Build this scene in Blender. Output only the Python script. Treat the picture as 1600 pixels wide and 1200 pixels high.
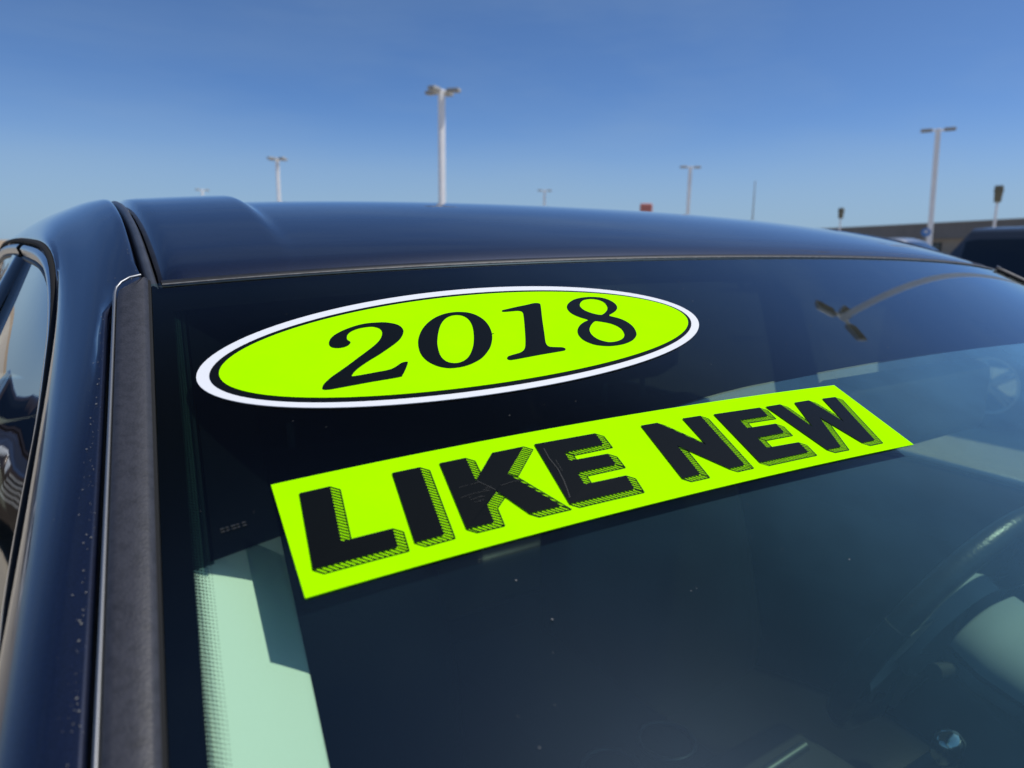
import bpy, math, random
from mathutils import Vector, Matrix
from mathutils.geometry import tessellate_polygon

random.seed(7)
SC = bpy.context.scene
COL = SC.collection
for _o in list(bpy.data.objects):
    bpy.data.objects.remove(_o)
RAD = math.radians

# ------------------------------------------------------------------ camera
ZH = 1.36                      # height of the windshield header above the ground
YAW, PITCH, ROLL = 0.5979, 0.1903, 0.0129
fw = Vector((math.sin(YAW) * math.cos(PITCH), math.cos(YAW) * math.cos(PITCH), -math.sin(PITCH)))
r0 = Vector((math.cos(YAW), -math.sin(YAW), 0))
d0 = fw.cross(r0)
rt = math.cos(ROLL) * r0 - math.sin(ROLL) * d0
dn = math.sin(ROLL) * r0 + math.cos(ROLL) * d0
cam_d = bpy.data.cameras.new('camera')
cam = bpy.data.objects.new('camera', cam_d)
COL.objects.link(cam)
cam.matrix_world = Matrix(((rt.x, -dn.x, -fw.x, -0.6209), (rt.y, -dn.y, -fw.y, -0.4381),
                           (rt.z, -dn.z, -fw.z, ZH + 0.0064), (0, 0, 0, 1)))
cam_d.sensor_width = 36
cam_d.sensor_fit = 'HORIZONTAL'
cam_d.lens = 25.2
cam_d.clip_start = 0.01
cam_d.clip_end = 6000
cam_d.dof.use_dof = True
cam_d.dof.focus_distance = 0.45
cam_d.dof.aperture_fstop = 9.6
SC.camera = cam

# ------------------------------------------------------------------ light
SUN_AZ, SUN_EL = RAD(125), RAD(61.5)      # azimuth from +y towards +x
world = bpy.data.worlds.new('World')
SC.world = world
world.use_nodes = True
wn, wl = world.node_tree.nodes, world.node_tree.links
wn.clear()
w_out = wn.new('ShaderNodeOutputWorld')
w_bg = wn.new('ShaderNodeBackground')
sky = wn.new('ShaderNodeTexSky')
sky.sky_type = 'NISHITA'
sky.sun_disc = False
sky.sun_elevation = SUN_EL
sky.sun_rotation = SUN_AZ
sky.altitude = 200
sky.air_density = 0.6
sky.dust_density = 0.9
sky.ozone_density = 8.0
# thin, barely visible cirrus
tc = wn.new('ShaderNodeTexCoord')
mp = wn.new('ShaderNodeMapping')
mp.inputs['Scale'].default_value = (1.1, 2.6, 7.0)
mp.inputs['Rotation'].default_value = (0.3, 0.2, 0.5)
mp.inputs['Location'].default_value = (0.75, 1.9, 0.4)
nz = wn.new('ShaderNodeTexNoise')
nz.inputs['Scale'].default_value = 1.6
nz.inputs['Detail'].default_value = 6
nz.inputs['Roughness'].default_value = 0.55
rmp = wn.new('ShaderNodeMapRange')
rmp.inputs['From Min'].default_value = 0.42
rmp.inputs['From Max'].default_value = 0.85
rmp.inputs['To Min'].default_value = 0.0
rmp.inputs['To Max'].default_value = 0.20
mixc = wn.new('ShaderNodeMixRGB')
mixc.inputs['Color2'].default_value = (3.4, 3.9, 4.4, 1)
wl.new(tc.outputs['Generated'], mp.inputs['Vector'])
wl.new(mp.outputs['Vector'], nz.inputs['Vector'])
wl.new(nz.outputs['Fac'], rmp.inputs['Value'])
wl.new(rmp.outputs['Result'], mixc.inputs['Fac'])
wl.new(sky.outputs['Color'], mixc.inputs['Color1'])
wb = wn.new('ShaderNodeMixRGB')            # the camera's cool white balance
wb.blend_type = 'MULTIPLY'
wb.inputs['Fac'].default_value = 1.0
wb.inputs['Color2'].default_value = (0.825, 0.975, 1.07, 1)
sx = wn.new('ShaderNodeSeparateXYZ')        # pale haze low in the sky, all the way round
wl.new(tc.outputs['Generated'], sx.inputs['Vector'])
hz = wn.new('ShaderNodeMapRange')
hz.inputs['From Min'].default_value = 0.0
hz.inputs['From Max'].default_value = 0.20
hz.inputs['To Min'].default_value = 0.78
hz.inputs['To Max'].default_value = 0.0
hz.interpolation_type = 'SMOOTHERSTEP'
wl.new(sx.outputs['Z'], hz.inputs['Value'])
mixh = wn.new('ShaderNodeMixRGB')
mixh.inputs['Color2'].default_value = (3.15, 3.85, 4.65, 1)
wl.new(hz.outputs['Result'], mixh.inputs['Fac'])
wl.new(mixc.outputs['Color'], mixh.inputs['Color1'])
wl.new(mixh.outputs['Color'], wb.inputs['Color1'])
wl.new(wb.outputs['Color'], w_bg.inputs['Color'])
w_bg.inputs['Strength'].default_value = 0.12
wl.new(w_bg.outputs['Background'], w_out.inputs['Surface'])

sun_d = bpy.data.lights.new('sun', 'SUN')
sun_d.energy = 3.6
sun_d.angle = RAD(0.53)
sun_d.color = (1.0, 0.955, 0.89)
sun = bpy.data.objects.new('sun', sun_d)
COL.objects.link(sun)
S_DIR = Vector((math.sin(SUN_AZ) * math.cos(SUN_EL), math.cos(SUN_AZ) * math.cos(SUN_EL), math.sin(SUN_EL)))
sun.rotation_euler = S_DIR.to_track_quat('Z', 'Y').to_euler()
sun.location = S_DIR * 40

SC.view_settings.view_transform = 'Standard'
SC.view_settings.look = 'None'
SC.view_settings.exposure = 0.0
SC.view_settings.gamma = 1.0
SC.view_settings.use_curve_mapping = False
try:
    SC.cycles.max_bounces = 10
    SC.cycles.transparent_max_bounces = 24
    SC.cycles.caustics_reflective = False
    SC.cycles.caustics_refractive = False
except Exception:
    pass

# ------------------------------------------------------------------ materials
def new_mat(name):
    m = bpy.data.materials.new(name)
    m.use_nodes = True
    return m, m.node_tree.nodes, m.node_tree.links

def pbr(name, col, rough=0.5, metal=0.0, coat=0.0, spec=0.5, noise=0.0, nscale=8.0, bump=0.0, bscale=200.0, coatr=0.03, rnoise=0.0):
    m, n, l = new_mat(name)
    b = n['Principled BSDF']
    b.inputs['Base Color'].default_value = (*col, 1)
    b.inputs['Roughness'].default_value = rough
    b.inputs['Metallic'].default_value = metal
    b.inputs['Coat Weight'].default_value = coat
    b.inputs['Coat Roughness'].default_value = coatr
    b.inputs['Specular IOR Level'].default_value = spec
    if noise > 0 or bump > 0 or rnoise > 0:
        t = n.new('ShaderNodeTexCoord')
    if noise > 0:
        x = n.new('ShaderNodeTexNoise')
        x.inputs['Scale'].default_value = nscale
        x.inputs['Detail'].default_value = 7
        x.inputs['Roughness'].default_value = 0.65
        l.new(t.outputs['Object'], x.inputs['Vector'])
        r = n.new('ShaderNodeValToRGB')
        r.color_ramp.elements[0].position = 0.3
        r.color_ramp.elements[1].position = 0.72
        r.color_ramp.elements[0].color = (*[c * (1 - noise) for c in col], 1)
        r.color_ramp.elements[1].color = (*[min(1, c * (1 + noise)) for c in col], 1)
        l.new(x.outputs['Fac'], r.inputs['Fac'])
        l.new(r.outputs['Color'], b.inputs['Base Color'])
    if rnoise > 0:
        x = n.new('ShaderNodeTexNoise')
        x.inputs['Scale'].default_value = nscale
        x.inputs['Detail'].default_value = 5
        l.new(t.outputs['Object'], x.inputs['Vector'])
        q = n.new('ShaderNodeMapRange')
        q.inputs['To Min'].default_value = max(0, rough - rnoise)
        q.inputs['To Max'].default_value = min(1, rough + rnoise)
        l.new(x.outputs['Fac'], q.inputs['Value'])
        l.new(q.outputs['Result'], b.inputs['Roughness'])
    if bump > 0:
        x2 = n.new('ShaderNodeTexNoise')
        x2.inputs['Scale'].default_value = bscale
        x2.inputs['Detail'].default_value = 3
        l.new(t.outputs['Object'], x2.inputs['Vector'])
        bp = n.new('ShaderNodeBump')
        bp.inputs['Strength'].default_value = bump
        bp.inputs['Distance'].default_value = 0.002
        l.new(x2.outputs['Fac'], bp.inputs['Height'])
        l.new(bp.outputs['Normal'], b.inputs['Normal'])
    return m

def dust_veil_fac(n, l, k):
    t = n.new('ShaderNodeTexCoord')
    x = n.new('ShaderNodeTexNoise'); x.inputs['Scale'].default_value = 7; x.inputs['Detail'].default_value = 6
    x.inputs['Roughness'].default_value = 0.6
    l.new(t.outputs['Object'], x.inputs['Vector'])
    q = n.new('ShaderNodeMapRange')
    q.inputs['From Min'].default_value = 0.3; q.inputs['From Max'].default_value = 0.75
    q.inputs['To Min'].default_value = k * 0.7; q.inputs['To Max'].default_value = k * 1.45
    l.new(x.outputs['Fac'], q.inputs['Value'])
    g = n.new('ShaderNodeNewGeometry')
    d = n.new('ShaderNodeVectorMath'); d.operation = 'DOT_PRODUCT'
    l.new(g.outputs['Normal'], d.inputs[0]); l.new(g.outputs['Incoming'], d.inputs[1])
    ab_ = n.new('ShaderNodeMath'); ab_.operation = 'ABSOLUTE'; l.new(d.outputs['Value'], ab_.inputs[0])
    mx_ = n.new('ShaderNodeMath'); mx_.operation = 'MAXIMUM'; mx_.inputs[1].default_value = 0.14; l.new(ab_.outputs[0], mx_.inputs[0])
    pw = n.new('ShaderNodeMath'); pw.operation = 'POWER'; pw.inputs[1].default_value = 1.6; l.new(mx_.outputs[0], pw.inputs[0])
    dv = n.new('ShaderNodeMath'); dv.operation = 'DIVIDE'
    l.new(q.outputs['Result'], dv.inputs[0]); l.new(pw.outputs[0], dv.inputs[1])
    return dv

def glass(name, tint, two_sided=True, dust=0.0, polar=0.0):
    """Thin pane: coloured see-through plus a Fresnel mirror of both faces."""
    m, n, l = new_mat(name)
    n.remove(n['Principled BSDF'])
    out = n['Material Output']
    geo = n.new('ShaderNodeNewGeometry')
    mx = n.new('ShaderNodeMapRange')          # keeps 1.5 on either face
    mx.inputs['To Min'].default_value = 1.5
    mx.inputs['To Max'].default_value = 1 / 1.5
    l.new(geo.outputs['Backfacing'], mx.inputs['Value'])
    fr = n.new('ShaderNodeFresnel')
    l.new(mx.outputs['Result'], fr.inputs['IOR'])
    a = n.new('ShaderNodeMath'); a.operation = 'MULTIPLY'; a.inputs[1].default_value = 2.0
    b = n.new('ShaderNodeMath'); b.operation = 'ADD'; b.inputs[1].default_value = 1.0
    c = n.new('ShaderNodeMath'); c.operation = 'DIVIDE'
    l.new(fr.outputs['Fac'], a.inputs[0]); l.new(fr.outputs['Fac'], b.inputs[0])
    l.new(a.outputs[0], c.inputs[0]); l.new(b.outputs[0], c.inputs[1])
    if polar > 0:                             # near Brewster's angle the polarised skylight is mirrored less
        d = n.new('ShaderNodeVectorMath'); d.operation = 'DOT_PRODUCT'
        l.new(geo.outputs['Normal'], d.inputs[0]); l.new(geo.outputs['Incoming'], d.inputs[1])
        prev = d.outputs['Value']
        for op, v in (('ABSOLUTE', None), ('SUBTRACT', 0.61), ('DIVIDE', 0.20), ('POWER', 2.0), ('MULTIPLY', -1.0), ('EXPONENT', None), ('MULTIPLY', -polar), ('ADD', 1.0)):
            e = n.new('ShaderNodeMath'); e.operation = op
            l.new(prev, e.inputs[0])
            if v is not None: e.inputs[1].default_value = v
            if op == 'DIVIDE':
                e2 = n.new('ShaderNodeMath'); e2.operation = 'ABSOLUTE'; l.new(e.outputs[0], e2.inputs[0]); e = e2
            prev = e.outputs[0]
        e = n.new('ShaderNodeMath'); e.operation = 'MULTIPLY'
        l.new(c.outputs[0], e.inputs[0]); l.new(prev, e.inputs[1])
        c = e
    tr = n.new('ShaderNodeBsdfTransparent'); tr.inputs['Color'].default_value = (*tint, 1)
    gl = n.new('ShaderNodeBsdfGlossy'); gl.inputs['Roughness'].default_value = 0.0
    gl.inputs['Color'].default_value = (0.80, 0.92, 1.0, 1) if polar > 0 else (1, 1, 1, 1)
    ms = n.new('ShaderNodeMixShader')
    l.new((c if two_sided else fr).outputs[0], ms.inputs['Fac'])
    l.new(tr.outputs[0], ms.inputs[1]); l.new(gl.outputs[0], ms.inputs[2])
    last = ms
    if dust > 0:
        q = dust_veil_fac(n, l, dust)
        df = n.new('ShaderNodeBsdfDiffuse'); df.inputs['Color'].default_value = (0.42, 0.42, 0.42, 1)
        m2 = n.new('ShaderNodeMixShader')
        l.new(q.outputs[0], m2.inputs['Fac'])
        l.new(ms.outputs[0], m2.inputs[1]); l.new(df.outputs[0], m2.inputs[2])
        last = m2
    l.new(last.outputs[0], out.inputs['Surface'])
    return m

def painted_veil(name, k):
    """veil of light painted as a bluish sheet inside the pane, stronger at a slant"""
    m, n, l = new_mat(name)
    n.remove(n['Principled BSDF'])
    q0 = dust_veil_fac(n, l, k)
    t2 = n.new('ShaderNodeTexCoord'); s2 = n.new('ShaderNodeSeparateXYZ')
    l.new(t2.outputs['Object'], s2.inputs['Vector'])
    xr = n.new('ShaderNodeMapRange'); xr.interpolation_type = 'SMOOTHSTEP'      # painted veil brightens towards the driver
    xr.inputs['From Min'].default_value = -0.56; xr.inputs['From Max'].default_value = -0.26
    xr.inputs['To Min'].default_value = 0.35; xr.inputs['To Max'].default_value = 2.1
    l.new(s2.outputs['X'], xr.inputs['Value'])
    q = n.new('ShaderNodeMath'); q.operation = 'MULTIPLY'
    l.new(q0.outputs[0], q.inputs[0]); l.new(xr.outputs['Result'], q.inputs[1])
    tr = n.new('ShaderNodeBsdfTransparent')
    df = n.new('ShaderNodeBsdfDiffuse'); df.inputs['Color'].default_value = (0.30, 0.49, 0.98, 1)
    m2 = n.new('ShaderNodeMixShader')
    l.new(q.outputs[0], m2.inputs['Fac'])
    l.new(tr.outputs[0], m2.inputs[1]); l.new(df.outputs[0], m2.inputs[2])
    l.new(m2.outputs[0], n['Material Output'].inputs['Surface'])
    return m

def film(name, tint):
    m, n, l = new_mat(name)
    n.remove(n['Principled BSDF'])
    tr = n.new('ShaderNodeBsdfTransparent'); tr.inputs['Color'].default_value = (*tint, 1)
    l.new(tr.outputs[0], n['Material Output'].inputs['Surface'])
    return m

def paint(name, base, flake=0.35, dusty=0.0):
    """Metallic car paint under clear coat."""
    m, n, l = new_mat(name)
    b = n['Principled BSDF']
    b.inputs['Metallic'].default_value = flake
    b.inputs['Roughness'].default_value = 0.38
    b.inputs['Coat Weight'].default_value = 1.0
    b.inputs['Coat Roughness'].default_value = 0.03
    b.inputs['Coat IOR'].default_value = 1.5
    t = n.new('ShaderNodeTexCoord')
    v = n.new('ShaderNodeTexVoronoi'); v.inputs['Scale'].default_value = 2600
    l.new(t.outputs['Object'], v.inputs['Vector'])
    r = n.new('ShaderNodeValToRGB')
    r.color_ramp.elements[0].color = (*[c * 0.6 for c in base], 1)
    r.color_ramp.elements[1].color = (*[c * 1.5 for c in base], 1)
    l.new(v.outputs['Color'], r.inputs['Fac'])
    l.new(r.outputs['Color'], b.inputs['Base Color'])
    x = n.new('ShaderNodeTexNoise'); x.inputs['Scale'].default_value = 14; x.inputs['Detail'].default_value = 6
    l.new(t.outputs['Object'], x.inputs['Vector'])
    q = n.new('ShaderNodeMapRange'); q.inputs['To Min'].default_value = 0.012; q.inputs['To Max'].default_value = 0.07 + dusty
    l.new(x.outputs['Fac'], q.inputs['Value'])
    l.new(q.outputs['Result'], b.inputs['Coat Roughness'])
    return m

def pebbled(name):
    """Grained grey-black plastic with dust lying in it."""
    m, n, l = new_mat(name)
    b = n['Principled BSDF']
    b.inputs['Roughness'].default_value = 0.52
    t = n.new('ShaderNodeTexCoord')
    x = n.new('ShaderNodeTexNoise'); x.inputs['Scale'].default_value = 230; x.inputs['Detail'].default_value = 4
    x.inputs['Roughness'].default_value = 0.7
    l.new(t.outputs['Object'], x.inputs['Vector'])
    r = n.new('ShaderNodeValToRGB')
    r.color_ramp.elements[0].position = 0.30; r.color_ramp.elements[0].color = (0.018, 0.019, 0.024, 1)
    r.color_ramp.elements[1].position = 0.56; r.color_ramp.elements[1].color = (0.033, 0.034, 0.043, 1)
    l.new(x.outputs['Fac'], r.inputs['Fac'])
    l.new(r.outputs['Color'], b.inputs['Base Color'])
    v = n.new('ShaderNodeTexVoronoi'); v.inputs['Scale'].default_value = 900
    l.new(t.outputs['Object'], v.inputs['Vector'])
    bp = n.new('ShaderNodeBump'); bp.inputs['Strength'].default_value = 0.16; bp.inputs['Distance'].default_value = 0.0006
    l.new(v.outputs['Distance'], bp.inputs['Height'])
    l.new(bp.outputs['Normal'], b.inputs['Normal'])
    return m

M = {}
M['paint'] = paint('dark_blue_paint', (0.006, 0.011, 0.034), 0.45)
M['glass'] = glass('windshield_glass', (0.75, 0.955, 0.81), dust=0.0010, polar=0.84)
M['side_glass'] = glass('side_glass', (0.34, 0.42, 0.38))
M['dark_glass'] = glass('privacy_glass', (0.10, 0.115, 0.11))
M['tint'] = film('tint_film', (0.045, 0.05, 0.065))
M['tint_edge'] = film('tint_edge_film', (0.10, 0.15, 0.16))
M['haze'] = painted_veil('painted_glass_veil', 0.0150)  # pale blue veil of light put into a sheet's colour
M['frit'] = pbr('frit_ink', (0.0015, 0.0016, 0.002), 0.8, spec=0.0)
M['rubber'] = pbr('black_rubber', (0.012, 0.012, 0.013), 0.5, noise=0.4, nscale=120)
M['satin'] = pbr('satin_grey_strip', (0.05, 0.053, 0.06), 0.36, spec=0.6, noise=0.3, nscale=60)
M['seal_lip'] = pbr('dusty_lip', (0.16, 0.16, 0.16), 0.6, noise=0.5, nscale=200)
M['dusty_rubber'] = pbr('dusty_rubber', (0.055, 0.053, 0.05), 0.75, noise=0.5, nscale=160)
M['gap'] = pbr('dark_gap', (0.003, 0.003, 0.003), 0.9)
M['pebble'] = pebbled('pebbled_plastic')
M['bright'] = pbr('bright_trim', (0.55, 0.55, 0.55), 0.28, metal=1.0)
M['bead'] = pbr('satin_bead', (0.34, 0.35, 0.36), 0.42, metal=0.9)
M['knob'] = pbr('polished_knob', (0.75, 0.76, 0.77), 0.16, metal=1.0)
M['gloss_black'] = pbr('gloss_black', (0.006, 0.006, 0.007), 0.12, coat=0.6)
M['lime'] = pbr('fluorescent_lime_vinyl', (0.385, 0.97, 0.0), 0.6, spec=0.0, noise=0.05, nscale=18, bump=0.05, bscale=40)
M['white_vinyl'] = pbr('white_vinyl', (0.74, 0.755, 0.775), 0.5, spec=0.1)
M['ink'] = pbr('black_vinyl_ink', (0.0040, 0.0050, 0.0050), 0.26, spec=0.15)
M['ivory'] = pbr('ivory_trim', (0.68, 0.67, 0.635), 0.75, bump=0.1, bscale=700)
M['beige'] = pbr('beige_trim', (0.42, 0.40, 0.34), 0.75, bump=0.12, bscale=500)
M['charcoal'] = pbr('charcoal_plastic', (0.010, 0.010, 0.011), 0.7, spec=0.25, bump=0.15, bscale=500)
M['seat'] = pbr('black_leather', (0.008, 0.0085, 0.009), 0.36, spec=0.4, bump=0.3, bscale=220)
M['hub'] = pbr('pale_grey_hub', (0.16, 0.19, 0.21), 0.75)
M['silver_trim'] = pbr('satin_silver', (0.55, 0.56, 0.56), 0.42, metal=0.45)
M['dark_metal'] = pbr('dark_metal', (0.10, 0.11, 0.11), 0.35, metal=0.9)
M['screen'] = pbr('screen_glass', (0.004, 0.004, 0.005), 0.08)
M['tyre'] = pbr('tyre_rubber', (0.016, 0.016, 0.016), 0.8, bump=0.3, bscale=90)
M['rim'] = pbr('alloy_rim', (0.5, 0.5, 0.51), 0.3, metal=0.9)
M['headlamp'] = pbr('headlamp_lens', (0.5, 0.52, 0.54), 0.1, coat=1.0)
M['tail'] = pbr('red_lens', (0.22, 0.008, 0.008), 0.12, coat=1.0)
M['pole'] = pbr('white_pole_paint', (0.86, 0.86, 0.86), 0.5, noise=0.05, nscale=3)
M['lamp_head'] = pbr('grey_lamp_head', (0.36, 0.36, 0.34), 0.5)
M['bronze'] = pbr('bronze_lamp', (0.17, 0.155, 0.10), 0.6)
M['lamp_lens'] = pbr('lamp_lens', (0.12, 0.12, 0.11), 0.2)
M['concrete'] = pbr('pale_concrete', (0.42, 0.37, 0.29), 0.9, noise=0.18, nscale=0.6, bump=0.2, bscale=30)
M['dirt'] = pbr('dry_ground', (0.36, 0.27, 0.17), 0.95, noise=0.3, nscale=0.15, bump=0.3, bscale=6)
M['line'] = pbr('stall_line_paint', (0.7, 0.7, 0.68), 0.7, noise=0.25, nscale=9)
M['wall_grey'] = pbr('grey_fascia', (0.17, 0.165, 0.16), 0.8, noise=0.1, nscale=0.5)
M['wall_tan'] = pbr('tan_wall', (0.34, 0.29, 0.23), 0.85, noise=0.1, nscale=0.6)
M['red_sign'] = pbr('red_sign_face', (0.58, 0.20, 0.16), 0.6)
M['blue_sign'] = pbr('blue_sign_face', (0.06, 0.24, 0.60), 0.4)
M['dust'] = pbr('dust_speck', (0.20, 0.20, 0.19), 0.9)
M['scuff'] = pbr('scuffed_ink', (0.010, 0.0115, 0.011), 0.45)
M['grit'] = pbr('pale_grit', (0.20, 0.20, 0.19), 0.9)
M['mark'] = pbr('etched_mark', (0.010, 0.014, 0.018), 0.8)
M['bark'] = pbr('grey_bark', (0.16, 0.12, 0.09), 0.9, noise=0.3, nscale=20)
M['leaf'] = pbr('brown_leaf', (0.09, 0.05, 0.028), 0.85, noise=0.4, nscale=3)
M['leaf2'] = pbr('green_leaf', (0.045, 0.075, 0.028), 0.8, noise=0.4, nscale=3)

# ------------------------------------------------------------------ mesh helpers
def mesh(name, verts, faces, mat, parent=None, smooth=True, loc=None):
    me = bpy.data.meshes.new(name)
    me.from_pydata([tuple(v) for v in verts], [], faces)
    me.materials.append(mat)
    if smooth:
        me.polygons.foreach_set('use_smooth', [True] * len(me.polygons))
    me.update()
    o = bpy.data.objects.new(name, me)
    COL.objects.link(o)
    if parent is not None:
        o.parent = parent
    if loc is not None:
        o.location = loc
    return o

def thing(name, label, cat, loc=(0, 0, 0), rz=0, group=None):
    o = bpy.data.objects.new(name, None)
    COL.objects.link(o)
    o.empty_display_size = 0.2
    o.location = loc
    o.rotation_euler = (0, 0, rz)
    o['label'] = label
    o['category'] = cat
    if group:
        o['group'] = group
    return o

class MB:
    def __init__(s):
        s.v, s.f = [], []
    def grid(s, rows, closed=False, flip=False):
        b = len(s.v); n = len(rows[0])
        for r in rows:
            s.v += [tuple(p) for p in r]
        for i in range(len(rows) - 1):
            for j in range(n if closed else n - 1):
                k = (j + 1) % n
                q = (b + i * n + j, b + i * n + k, b + (i + 1) * n + k, b + (i + 1) * n + j)
                s.f.append(q[::-1] if flip else q)
        return s
    def cap(s, ring, flip=False):
        b = len(s.v)
        s.v += [tuple(p) for p in ring]
        q = tuple(range(b, b + len(ring)))
        s.f.append(q[::-1] if flip else q)
        return s
    def box(s, c, d, rz=0, taper=1.0):
        b = len(s.v); cs, sn = math.cos(rz), math.sin(rz)
        for z in (-1, 1):
            t = taper if z > 0 else 1
            for x, y in ((-1, -1), (1, -1), (1, 1), (-1, 1)):
                X, Y = x * d[0] / 2 * t, y * d[1] / 2 * t
                s.v.append((c[0] + X * cs - Y * sn, c[1] + X * sn + Y * cs, c[2] + z * d[2] / 2))
        for q in ((0, 3, 2, 1), (4, 5, 6, 7), (0, 1, 5, 4), (1, 2, 6, 5), (2, 3, 7, 6), (3, 0, 4, 7)):
            s.f.append(tuple(b + i for i in q))
        return s
    def tube(s, pts, rad, n=10, cap=True):
        pts = [Vector(p) for p in pts]
        rows = []
        for i, p in enumerate(pts):
            t = (pts[min(i + 1, len(pts) - 1)] - pts[max(i - 1, 0)]).normalized()
            u = t.cross(Vector((0, 0, 1)))
            if u.length < 1e-3:
                u = t.cross(Vector((1, 0, 0)))
            u.normalize(); w = u.cross(t)
            r = rad[i] if isinstance(rad, (list, tuple)) else rad
            rows.append([p + r * (math.cos(2 * math.pi * k / n) * u + math.sin(2 * math.pi * k / n) * w) for k in range(n)])
        s.grid(rows, closed=True)
        if cap:
            s.cap(rows[0], True); s.cap(rows[-1])
        return s
    def build(s, name, mat, parent=None, smooth=True):
        return mesh(name, s.v, s.f, mat, parent, smooth)

def bevel(o, w=0.01, seg=2):
    m = o.modifiers.new('bevel', 'BEVEL'); m.width = w; m.segments = seg; m.limit_method = 'ANGLE'
    return o

def catmull(pts, sub=4, closed=False):
    P = [Vector(p) for p in pts]; n = len(P); out = []
    rng = range(n) if closed else range(n - 1)
    for i in rng:
        if closed:
            a, b, c, d = P[i - 1], P[i], P[(i + 1) % n], P[(i + 2) % n]
        else:
            a, b, c, d = P[max(i - 1, 0)], P[i], P[i + 1], P[min(i + 2, n - 1)]
        for k in range(sub):
            t = k / sub
            out.append(0.5 * ((2 * b) + (c - a) * t + (2 * a - 5 * b + 4 * c - d) * t * t + (3 * b - a - 3 * c + d) * t ** 3))
    if not closed:
        out.append(P[-1])
    return out

def lerp(xs, ys, x):
    if x <= xs[0]: return ys[0]
    for i in range(1, len(xs)):
        if x <= xs[i]:
            t = (x - xs[i - 1]) / (xs[i] - xs[i - 1])
            return ys[i - 1] + t * (ys[i] - ys[i - 1])
    return ys[-1]

def sstep(x):
    x = max(0, min(1, x)); return x * x * (3 - 2 * x)

# ------------------------------------------------------------------ setting: ground and lot
def disc_sheet(name, r, z, mat, n=96):
    rows = []
    for rr in (0.01, 4, 10, 30, 90, 300, 900, r):
        rows.append([(rr * math.cos(2 * math.pi * k / n), rr * math.sin(2 * math.pi * k / n), z) for k in range(n)])
    o = MB().grid(rows, closed=True).build(name, mat, smooth=False)
    o['kind'] = 'structure'
    return o
disc_sheet('ground', 3000, -0.03, M['dirt'])
lot = MB().grid([[(x, y, 0.0) for x in (-60, -20, 0, 20, 60, 140)] for y in (-60, -15, 0, 15, 40, 130)], flip=False).build('parking_lot', M['concrete'], smooth=False)
lot['kind'] = 'structure'
mk = MB()
for i in range(-10, 16):
    x = 1.42 + i * 2.84
    mk.grid([[(x - 0.05, -2.2, 0.004), (x + 0.05, -2.2, 0.004)], [(x - 0.05, 3.0, 0.004), (x + 0.05, 3.0, 0.004)]])
    mk.grid([[(x - 0.05, 14, 0.004), (x + 0.05, 14, 0.004)], [(x - 0.05, 19.2, 0.004), (x + 0.05, 19.2, 0.004)]])
mk.build('stall_line', M['line'], lot, smooth=False)

# ================================================================== THE BLUE CAR
# windshield surface, (a across, b up the slope), header centre at (0, 0, ZH)
T, RR, Q4 = 0.4239, 5.6035, 0.0763
HC, HC4, EK, EC, HW = -0.0973, -0.0155, 0.1383, 0.0031, 0.56
DV = Vector((0, math.cos(T), math.sin(T))); NV = Vector((0, -math.sin(T), math.cos(T)))

def surf(a, b, h=0.0):
    sag = a * a / (2 * RR) + Q4 * a ** 4
    x = a - a ** 3 / (6 * RR * RR)
    p = Vector((x, 0, ZH)) + b * DV - sag * NV
    if h:
        e = a / RR + 4 * Q4 * a ** 3
        p += h * (NV + Vector((e, 0, 0))).normalized()
    return p
def hdr_b(a): return -HC * a * a - HC4 * a ** 4
def edge_a(bp): return HW - EK * bp + EC * bp * bp          # half width at bp below the header corner
B_EDGE0 = hdr_b(HW)
GL = 0.80                                                   # length of the glass
def gpt(u, v, h=0.0, inset=0.0):
    """u in -1..1 across, v in 0..1 from header down."""
    bp = -v * GL
    A = edge_a(bp) - inset
    a = u * A
    return surf(a, hdr_b(a) - v * (GL - 0.05 * (1 - u * u) * 0) , h)

car = thing('parked_sedan', 'dark blue sedan close up with yellow-green price decals on its windshield', 'car', (0, 0, 0))

rows = [[gpt(-1 + 2 * i / 48, v / 32) for i in range(49)] for v in range(33)]
windshield = MB().grid(rows, flip=True).build('windshield', M['glass'], car)

# printed black border on the inside of the glass
def band(pts_outer, pts_inner):
    return MB().grid([pts_outer, pts_inner])
H_FR = -0.004
FW = 0.0045
def side_line(s, inset, v0=0.0, v1=1.0, h=H_FR, n=48):
    out = []
    for i in range(n + 1):
        v = v0 + (v1 - v0) * i / n
        bp = -v * GL
        a = s * (edge_a(bp) - inset)
        out.append(surf(a, hdr_b(s * edge_a(bp)) - v * GL, h))
    return out
fr = MB()
for s in (-1, 1):
    fr.grid([side_line(s, -0.002), side_line(s, 0.0132)])
fr.grid([[gpt(-1 + 2 * i / 48, 0.0, H_FR) for i in range(49)], [gpt(-1 + 2 * i / 48, 0.035, H_FR) for i in range(49)]])
fr.grid([[gpt(-1 + 2 * i / 48, 0.93, H_FR) for i in range(49)], [gpt(-1 + 2 * i / 48, 1.0, H_FR) for i in range(49)]])
fr.build('frit_band', M['frit'], windshield)
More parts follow.
